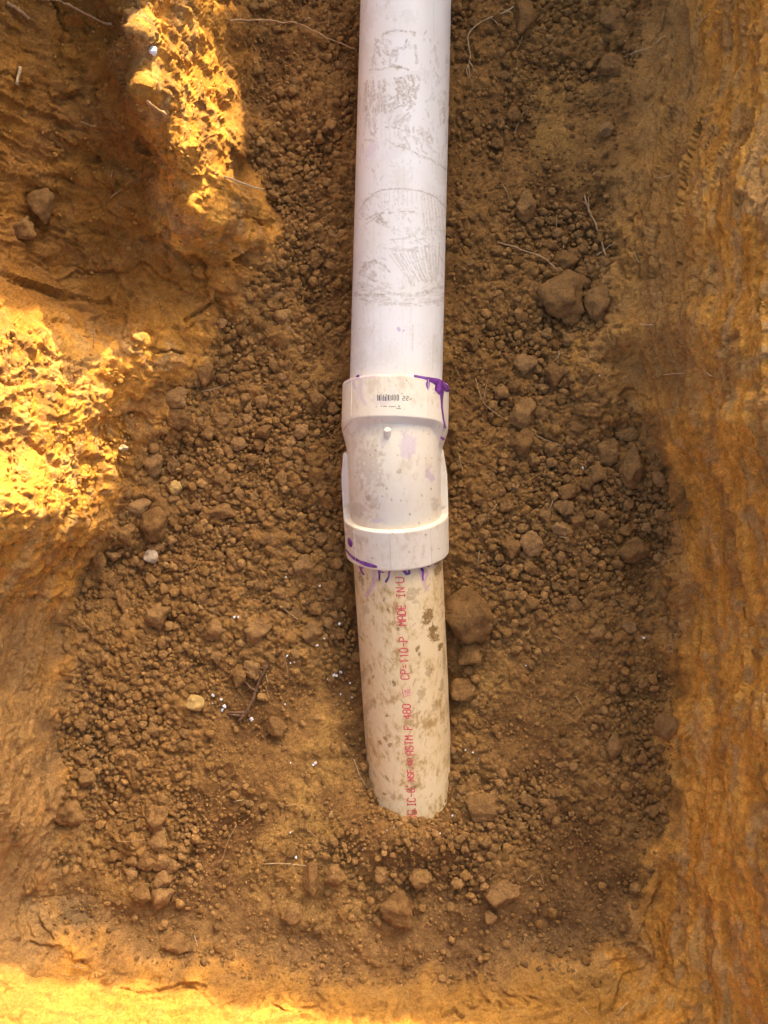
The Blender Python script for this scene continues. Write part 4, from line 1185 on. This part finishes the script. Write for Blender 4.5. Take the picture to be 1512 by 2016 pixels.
def scatter(count, rmin, rmax, power, thr, tries):
    """random places on the floor, thicker where the floor is cloddy"""
    out = []
    X = rng.uniform(60, 1345, tries); Y = rng.uniform(-25, 1950, tries)
    okk = inside(X, Y) & (poly_dist(X, Y) > 4)
    okk &= near_pipe(X, Y) > 2
    okk &= rng.uniform(0, 1, tries) < smooth(thr, 1.0, cobble(X, Y) + .45 * perlin(X / 80, Y / 80, X * 0 + .5)) + .015
    X = X[okk]; Y = Y[okk]
    Rr = rmin * (rmax / rmin) ** (rng.uniform(0, 1, len(X)) ** power)
    for x, y, r in zip(X, Y, Rr):
        if len(out) >= count: break
        if free(x, y, r): occupy(x, y, r); out.append((x, y, r))
    return out

LANDMARKS = [(923, 1208, "the largest dark clod against the lettered pipe"), (1025, 845, "the split clod beside the elbow fitting"), (1106, 580, "the broad domed clod by the bench"),
             (1033, 40, "the frayed root by the upper pipe"), (1200, 100, "the orange clods at the foot of the bench"), (1196, 257, "the pale round clod at the foot of the bench"), (1020, 230, "the lone round clod on smooth soil"),
             (1036, 408, "the long brown clod by the upper pipe"), (1172, 440, "the curved brown root below the bench"), (1240, 890, "the pile under the orange wall"), (1062, 730, "the pale orange round clod"),
             (1248, 1082, "the slab shaped clod under the orange wall"), (1026, 1072, "the two rounded twin clods"), (1171, 1242, "the rounded clod before the orange wall"), (908, 1355, "the red numbers on the lettered pipe"),
             (1208, 1466, "the black angular clod"), (788, 1782, "the big grey clod past the pipe end"), (951, 1590, "the buried pipe end, orange wall side"), (991, 1752, "the flattened clod past the pipe end"),
             (638, 1720, "the two neighbouring clods past the twig"), (505, 1238, "the loaf shaped clod"), (617, 1242, "the round brown clod by the lettered pipe"), (600, 1112, "the dark ball shaped clod"),
             (310, 1210, "the rough clod near the left wall"), (297, 910, "the reddish clod under the sunlit bulge"), (290, 1020, "the clod group below the sunlit bulge"), (442, 1005, "the oblong tan clod"),
             (400, 730, "the rounded grey clod at the bench foot"), (345, 800, "the sunlit horn of the bank"), (562, 625, "the pale angular clod by the upper pipe"), (500, 1370, "the dark twig"), (310, 1605, "the heaped cluster by the left wall"),
             (300, 1095, "the small pale tan stone"), (385, 1380, "the yellowish round stone"), (350, 963, "the ochre round stone"), (560, 75, "the long thin root by the spur"), (500, 330, "the foot of the sunlit spur"),
             (600, 400, "the middle of the upper pipe, spur side"), (560, 860, "the elbow fitting, sunlit bulge side"), (420, 1120, "the middle of the gravelly floor"), (180, 1400, "the foot of the shaded left wall"), (690, 1600, "the buried pipe end, left wall side")]
big_ones = scatter(215, 9, 17, 1.9, .30, 12000)
for x, y, r in big_ones:
    near = min(LANDMARKS, key=lambda q: (q[0] - x) ** 2 + (q[1] - y) ** 2)[2]
    lab = ("medium sized" if r > 12.5 else "small") + " brown soil clod lying near " + near; grp = "clods near " + near
    put_clod(x, y, 2 * r, 2 * r * R_.uniform(.7, 1.05), lab, grp, R_.uniform(.55, .85), R_.uniform(.30, .44), rot=R_.uniform(-3, 3))

# the uncountable rest: gravelly crumbs as one thing
def bake(places, sub, variants, seed0):
    Vs, Fs, Cs = [], [], []
    base = 0
    pro = [clod_mesh(seed0 + k, sub) for k in range(variants)]
    xs = np.array([p_[0] for p_ in places]); ys = np.array([p_[1] for p_ in places]); rs = np.array([p_[2] for p_ in places])
    Pz, Nz = surf(xs, ys)
    g0 = gz(xs, ys); G = np.stack(at(xs, ys, g0), 1)
    Pz = 0.55 * Pz + 0.45 * G
    for k in range(len(places)):
        V, F = pro[k % variants]
        r = rs[k] * (CAM_H - Pz[k, 2]) / FPX * 1.1
        a, b, c = rng.uniform(0, 6.28, 3)
        ca, sa, cb, sb, cc, sc_ = math.cos(a), math.sin(a), math.cos(b), math.sin(b), math.cos(c), math.sin(c)
        Rm = np.array([[cc, -sc_, 0], [sc_, cc, 0], [0, 0, 1]]) @ np.array([[1, 0, 0], [0, cb, -sb], [0, sb, cb]]) @ np.array([[ca, -sa, 0], [sa, ca, 0], [0, 0, 1]])
        W_ = (V * (r * rng.uniform(.85, 1.15, 3))) @ Rm.T
        W_[:, 2] *= .85
        Vs.append(W_ + Pz[k] + Nz[k] * r * .30)
        Fs.append(F + base); base += len(V)
        tcol = np.array([.165, .089, .035]) * (1 - rng.uniform()) + np.array([.25, .14, .056]) * 1.0 * rng.uniform()
        tcol = np.array([.295, .158, .050]) * rng.uniform(.72, 1.3) + np.array([.03, .022, .012]) * rng.uniform(-1, 1)
        Cs.append(np.tile(np.clip(tcol, .02, 1), (len(V), 1)))
    return np.vstack(Vs), np.vstack(Fs), np.vstack(Cs)
mid = scatter(7000, 3.6, 9.8, 1.45, .20, 80000)
ends = []
for k in range(60):                                   # soil heaped against the buried end of the pipe
    a = R_.uniform(-.35, math.pi + .3); ex = 803 + 84 * math.cos(a); ey = 1500 + 108 * math.sin(a)
    ends.append((ex + jit(7), ey + R_.uniform(-5, 14), R_.uniform(3.5, 9)))
mid += ends
V1, F1, C1 = bake(mid, 2, 14, 300)
ob = mesh_object("soil_crumbs", V1, F1, M_soil, colors=C1, smooth_shade=False); tag(ob, "loose gravelly soil crumbs covering the pit floor", "soil crumbs", kind="stuff")
n_f = 19000
X = rng.uniform(60, 1345, 60000); Y = rng.uniform(-25, 1950, 60000)
okk = inside(X, Y) & (near_pipe(X, Y) > 1) & (rng.uniform(0, 1, 60000) < .25 + .75 * cobble(X, Y))
X = X[okk][:n_f]; Y = Y[okk][:n_f]; Rr = 1.6 * (4.4 / 1.6) ** (rng.uniform(0, 1, len(X)) ** 1.3)
V2, F2, C2 = bake(list(zip(X, Y, Rr)), 1, 12, 400)
ob = mesh_object("soil_grit", V2, F2, M_soil, colors=C2, smooth_shade=False); tag(ob, "fine soil grit scattered over the pit floor", "soil grit", kind="stuff")

# crumbs clinging to the crumbly left bank
X = rng.uniform(-20, 560, 9000); Y = rng.uniform(-20, 1180, 9000)
okk = ~inside(X, Y) & (poly_dist(X, Y) > 4) & (rng.uniform(0, 1, 9000) < .55)
bulge = smooth(330, 250, X + (Y - 760) * -.1) * smooth(620, 690, Y)
spur = smooth(95, 40, np.abs(X - (300 + (Y) * .22))) * smooth(520, 480, Y)
okk &= rng.uniform(0, 1, 9000) < np.clip(np.maximum(bulge, spur), .10, 1) * (.35 + .65 * (perlin(X / 40, Y / 40, X * 0 + 3.3) > -.05))
X = X[okk]; Y = Y[okk]; Rr = 1.8 * (5.5 / 1.8) ** (rng.uniform(0, 1, len(X)) ** 1.8)
V3_, F3, C3 = bake(list(zip(X, Y, Rr)), 1, 12, 500)
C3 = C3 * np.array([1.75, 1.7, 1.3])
ob = mesh_object("bank_crumbs", V3_, F3, M_soil, colors=C3, smooth_shade=False); tag(ob, "loose crumbs clinging to the sunlit left bank", "soil crumbs", kind="stuff")

# ------------------------------------------------------------------ roots, straws, twigs
def strand(name, pts, r0, r1, mat, label, cat, group=None, lift=.004, branches=(), lifts=None):
    def tube(V, F, pts, r0, r1, lifts_=None):
        pts = np.array(pts, float)
        # smooth the line
        m = max(6, int(np.hypot(*np.diff(pts, axis=0).T).sum() / 7))
        t = np.linspace(0, 1, len(pts)); ts_ = np.linspace(0, 1, m)
        q = np.stack([np.interp(ts_, t, pts[:, 0]), np.interp(ts_, t, pts[:, 1])], 1)
        for _ in range(2): q[1:-1] = (q[:-2] + 2 * q[1:-1] + q[2:]) / 4
        p_, n_ = surf(q[:, 0], q[:, 1])
        base = gz(q[:, 0], q[:, 1]); b3 = np.stack(at(q[:, 0], q[:, 1], base), 1)
        hgt = np.maximum(((p_ - b3) * n_).sum(1), 0)
        hs = hgt.copy()
        for _ in range(3): hs[1:-1] = np.maximum(hs[1:-1], (hs[:-2] + hs[2:]) / 2)
        lf = lift if lifts_ is None else np.interp(ts_, np.linspace(0, 1, len(lifts_)), lifts_)
        C = b3 + n_ * (hs + lf)[:, None] if np.ndim(lf) else b3 + n_ * (hs + lf)[:, None]
        C += rng.normal(0, r0 * .25, C.shape)
        T = np.gradient(C, axis=0); T /= np.linalg.norm(T, axis=1)[:, None] + 1e-9
        S = np.cross(T, (0, 0, 1.0)); S /= np.linalg.norm(S, axis=1)[:, None] + 1e-9
        U = np.cross(S, T)
        r = np.linspace(r0, r1, m) * (1 + .15 * rng.normal(size=m))
        b = len(V)
        for k in range(m):
            for j in range(5):
                a = j / 5 * 6.283; V.append(C[k] + r[k] * (math.cos(a) * S[k] + math.sin(a) * U[k]))
        for k in range(m - 1):
            for j in range(5): F.append((b + k * 5 + j, b + k * 5 + (j + 1) % 5, b + (k + 1) * 5 + (j + 1) % 5, b + (k + 1) * 5 + j))
        F.append(tuple(b + j for j in range(4, -1, -1))); F.append(tuple(b + (m - 1) * 5 + j for j in range(5)))
    V = []; F = []
    tube(V, F, pts, r0, r1, lifts)
    for bp in branches: tube(V, F, bp, r1 * .9, r1 * .5)
    ob = mesh_object(name, np.array(V), F, mat)
    tag(ob, label, cat, group)
    return ob

strand("root", [(440, 46), (500, 50), (560, 60), (592, 66), (620, 76), (660, 88), (704, 102)], .0022, .0014, M_root, "long thin root reaching from the sunlit spur across to the upper pipe", "root", lifts=(.012, .02, .02, .012, .006))
strand("straw", [(70, 0), (110, 4), (150, 17), (225, 48)], .0022, .0018, M_root, "long brown straw lying on the shaded bank beside the spur", "straw")
strand("straw", [(10, 5), (30, 18), (52, 38)], .0028, .0025, M_root, "short thick brown straw stub on the shaded bank", "straw")
strand("straw", [(30, 132), (24, 168)], .0026, .0024, M_straw, "short pale straw stub standing on the shaded bank", "straw")
strand("root", [(1008, 22), (995, 33), (970, 42), (938, 54), (918, 72), (922, 95), (926, 115), (921, 132)], .0015, .0012, M_straw, "hooked pale root with frayed end beside the upper pipe", "root",
       branches=([(921, 132), (914, 145), (920, 155), (930, 172)], [(924, 125), (930, 142), (941, 152)], [(921, 135), (924, 160)], [(965, 43), (980, 62)], [(990, 33), (1006, 34)]))
strand("twig", [(527, 1308), (516, 1330), (506, 1352), (500, 1372), (488, 1398), (470, 1420)], .0030, .0034, M_twig, "dark brown twig lying on the floor near the white flakes", "twig",
       branches=([(506, 1360), (492, 1352), (482, 1340)], [(484, 1402), (462, 1400), (448, 1404)], [(482, 1408), (462, 1408), (447, 1402)]))
strand("root", [(1150, 384), (1160, 415), (1172, 438), (1184, 470), (1196, 512)], .0018, .0022, M_root, "curved brown root below the pale bench", "root", branches=([(1158, 405), (1148, 398)], [(1160, 410), (1160, 390)]))
strand("root", [(1034, 842), (1050, 855), (1064, 866), (1086, 870), (1111, 886)], .0018, .0013, M_root, "wavy pale root lying over the split clod", "root", branches=([(1090, 872), (1108, 880)],))
strand("root", [(936, 746), (942, 775), (952, 798), (975, 815), (996, 828)], .0011, .0009, M_root, "thin curved rootlet close to the elbow fitting", "root")
strand("root", [(430, 352), (446, 362), (460, 374), (478, 381), (498, 388)], .0018, .0014, M_straw, "bright sunlit root jutting out from the foot of the spur", "root", lifts=(.002, .012, .02, .03))
strand("straw", [(280, 186), (302, 204), (320, 220)], .0028, .0024, M_root, "thick sunlit straw stub on the side of the spur", "straw", lift=.006)
strand("root", [(978, 480), (1010, 488), (1045, 503), (1068, 515), (1092, 538)], .0016, .0022, M_root, "brown root running into the broad domed clod", "root")
strand("root", [(960, 745), (950, 790)], .0008, .0008, M_root, "hair thin rootlet upright beside the elbow fitting", "root")
SM = [((990, 365), (1000, 385), (1006, 410)), ((1032, 217), (1022, 240), (1012, 262)), ((1096, 424), (1094, 450), (1096, 480)), ((1110, 466), (1108, 490), (1104, 510)), ((1027, 68), (1025, 90), (1010, 107)),
      ((1060, 580), (1062, 600)), ((998, 650), (1005, 670), (1016, 678)), ((958, 672), (970, 695)), ((1045, 758), (1080, 757)), ((1100, 690), (1105, 705), (1090, 715)), ((1118, 655), (1140, 648)),
      ((1089, 972), (1086, 995), (1072, 1012)), ((978, 992), (965, 1010), (954, 1016)), ((944, 1082), (940, 1098), (940, 1117)), ((1090, 1250), (1118, 1268)), ((1132, 1370), (1144, 1388)), ((1166, 1532), (1184, 1548)),
      ((696, 1493), (706, 1525), (722, 1552)), ((640, 1178), (660, 1177), (694, 1172)), ((553, 1192), (570, 1205), (588, 1218)), ((466, 1623), (448, 1655), (440, 1690), (428, 1698)), ((518, 1700), (560, 1697), (604, 1702)),
      ((230, 1652), (262, 1649), (290, 1647)), ((165, 1455), (180, 1450), (198, 1446)), ((560, 1286), (565, 1310), (568, 1338)), ((524, 1325), (528, 1345)), ((523, 1350), (530, 1375)), ((460, 1577), (480, 1573)), ((588, 1620), (606, 1632), (625, 1650)),
      ((1034, 1732), (1045, 1720)), ((1064, 1720), (1070, 1740)), ((1036, 1838), (1030, 1856)), ((1082, 1896), (1100, 1916)), ((1133, 1908), (1133, 1927)), ((834, 1872), (833, 1886)), ((382, 1840), (390, 1865)), ((508, 1870), (512, 1862)),
      ((900, 880), (905, 910), (912, 930)), ((640, 100 + 10), (645, 120), (655, 122)), ((600, 45), (612, 38)), ((650, 30), (645, 60)), ((605, 215), (612, 200)), ((540, 1140), (560, 1150)), ((395, 770), (430, 765), (455, 752)), ((185, 1100), (210, 1112)), ((610, 1750), (622, 1740)),
      ((560, 1585), (585, 1580)), ((648, 1610), (655, 1595)), ((1060, 1215), (1080, 1222)), ((1098, 1055), (1120, 1062))]
for k, ln in enumerate(SM):
    x, y = ln[0]
    if x > 780: lab, grp = "thin pale rootlet lying on the soil between the pipes and the orange wall", "rootlets on the orange wall side"
    elif y < 800: lab, grp = "thin pale rootlet on the gravel between the left bank and the upper pipe", "rootlets by the upper pipe"
    else: lab, grp = "thin pale rootlet lying on the floor between the left wall and the lettered pipe", "rootlets on the left wall side"
    strand("rootlet", ln, .0009, .0006, M_straw if k % 2 else M_root, lab, "root", grp, .0025)
for ln in [((1010 + 290, 355), (1330, 345)), ((1392, 60), (1415, 30)), ((1262, 640), (1290, 640)), ((1390, 730), (1410, 740)), ((1440, 1420), (1465, 1395)), ((1462, 1830), (1470, 1815)), ((1175, 505), (1210, 480)), ((1235, 1975), (1215, 1998)), ((1148, 1985), (1160, 2003)),
           ((1255, 500), (1262, 520)), ((1228, 115), (1285, 98)), ((1312, 735), (1352, 734)), ((1290, 90), (1310, 75))]:
    strand("rootlet", ln, .0010, .0007, M_straw, "thin pale rootlet poking from the orange wall or its bench", "root", "rootlets in the orange wall", .003)
for ln in [((160, 240), (190, 250)), ((217, 390), (240, 372)), ((185, 650), (180, 690)), ((140, 1900), (165, 1907)), ((155, 1905), (158, 1893)), ((188, 1915), (190, 1925)), ((220, 350), (225, 335)), ((465, 485), (480, 500))]:
    strand("rootlet", ln, .0011, .0008, M_root, "thin brown rootlet stuck in the left or near bank", "root", "rootlets in the left and near banks", .003)

# ------------------------------------------------------------------ white plastic shavings
def flake(px, py, size, seed, label, group):
    r = random.Random(seed)
    p_, n_ = surf(np.array([float(px)]), np.array([float(py)])); p_ = p_[0]
    s = size * .74 * (CAM_H - p_[2]) / FPX / 2
    V = []; F = []
    m = 9
    for lay in (0, 1):
        for k in range(m):
            a = k / m * 6.283; rr = s * r.uniform(.45, 1.15)
            if lay == 0: prof_r = rr; V.append((math.cos(a) * rr, math.sin(a) * rr, r.uniform(-.15, .35) * s))
            else: V.append((V[k][0] * .8, V[k][1] * .8, V[k][2] + .35 * s))
    V.append((0, 0, .55 * s)); V.append((0, 0, -.2 * s))
    for k in range(m):
        k2 = (k + 1) % m
        F += [(k, k2, m + k2, m + k), (m + k, m + k2, 2 * m), (k2, k, 2 * m + 1)]
    me_ob = mesh_object("white_flake", np.array(V), F, M_white, smooth_shade=False)
    me_ob.location = tuple(p_ + np.array((0, 0, s * .55 + .0015))); me_ob.rotation_euler = (r.uniform(-.3, .3), r.uniform(-.3, .3), r.uniform(0, 6))
    tag(me_ob, label, "flake", group)
g1 = "white plastic shaving on the floor near the dark twig"
for k, (x, y, s) in enumerate([(441, 1388, 11), (437, 1397, 11), (419, 1367, 10), (435, 1373, 9), (421, 1381, 7), (495, 1414, 13), (490, 1416, 8)]): flake(x, y, s, k, g1, "shavings near the twig")
g2 = "white plastic shaving scattered beside the lettered pipe, left wall side"
for k, (x, y, s) in enumerate([(656, 1326, 12), (662, 1329, 9), (669, 1323, 10), (645, 1335, 9), (651, 1333, 6), (678, 1307, 7), (690, 1343, 6), (565, 1285, 8), (570, 1302, 5), (578, 1300, 5), (637, 1254, 7), (624, 1266, 7), (668, 1226, 10), (463, 1212, 8), (471, 1213, 7), (603, 1183, 7), (564, 1135, 6), (628, 1150, 6), (692, 1370, 6), (671, 1367, 5), (620, 1497, 11), (615, 1504, 8), (581, 1685, 9), (571, 1634, 6), (572, 1497, 5), (560, 1385, 5), (710, 1675, 4)]):
    flake(x, y, s, 40 + k, g2, "shavings left of the pipe")
g3 = "white plastic shaving scattered round the buried pipe end, orange wall side"
for k, (x, y, s) in enumerate([(890, 1604, 10), (902, 1563, 9), (917, 1470, 6), (932, 1477, 6), (865, 1638, 5), (783, 1627, 6), (775, 1628, 5), (1032, 1308, 5), (943, 1490, 4), (1264, 1252, 9), (1146, 920, 9), (1180, 740, 5), (760, 1632, 4)]):
    flake(x, y, s, 90 + k, g3 if y > 1400 else "small white chip on the soil at the foot of the orange wall", "shavings round the pipe end" if y > 1400 else "chips by the orange wall")
print("objects", len(bpy.data.objects), "tris", sum(len(o.data.polygons) * (2 if o.name.startswith(('pit', 'plastic')) else 1) for o in bpy.data.objects if o.type == 'MESH'))
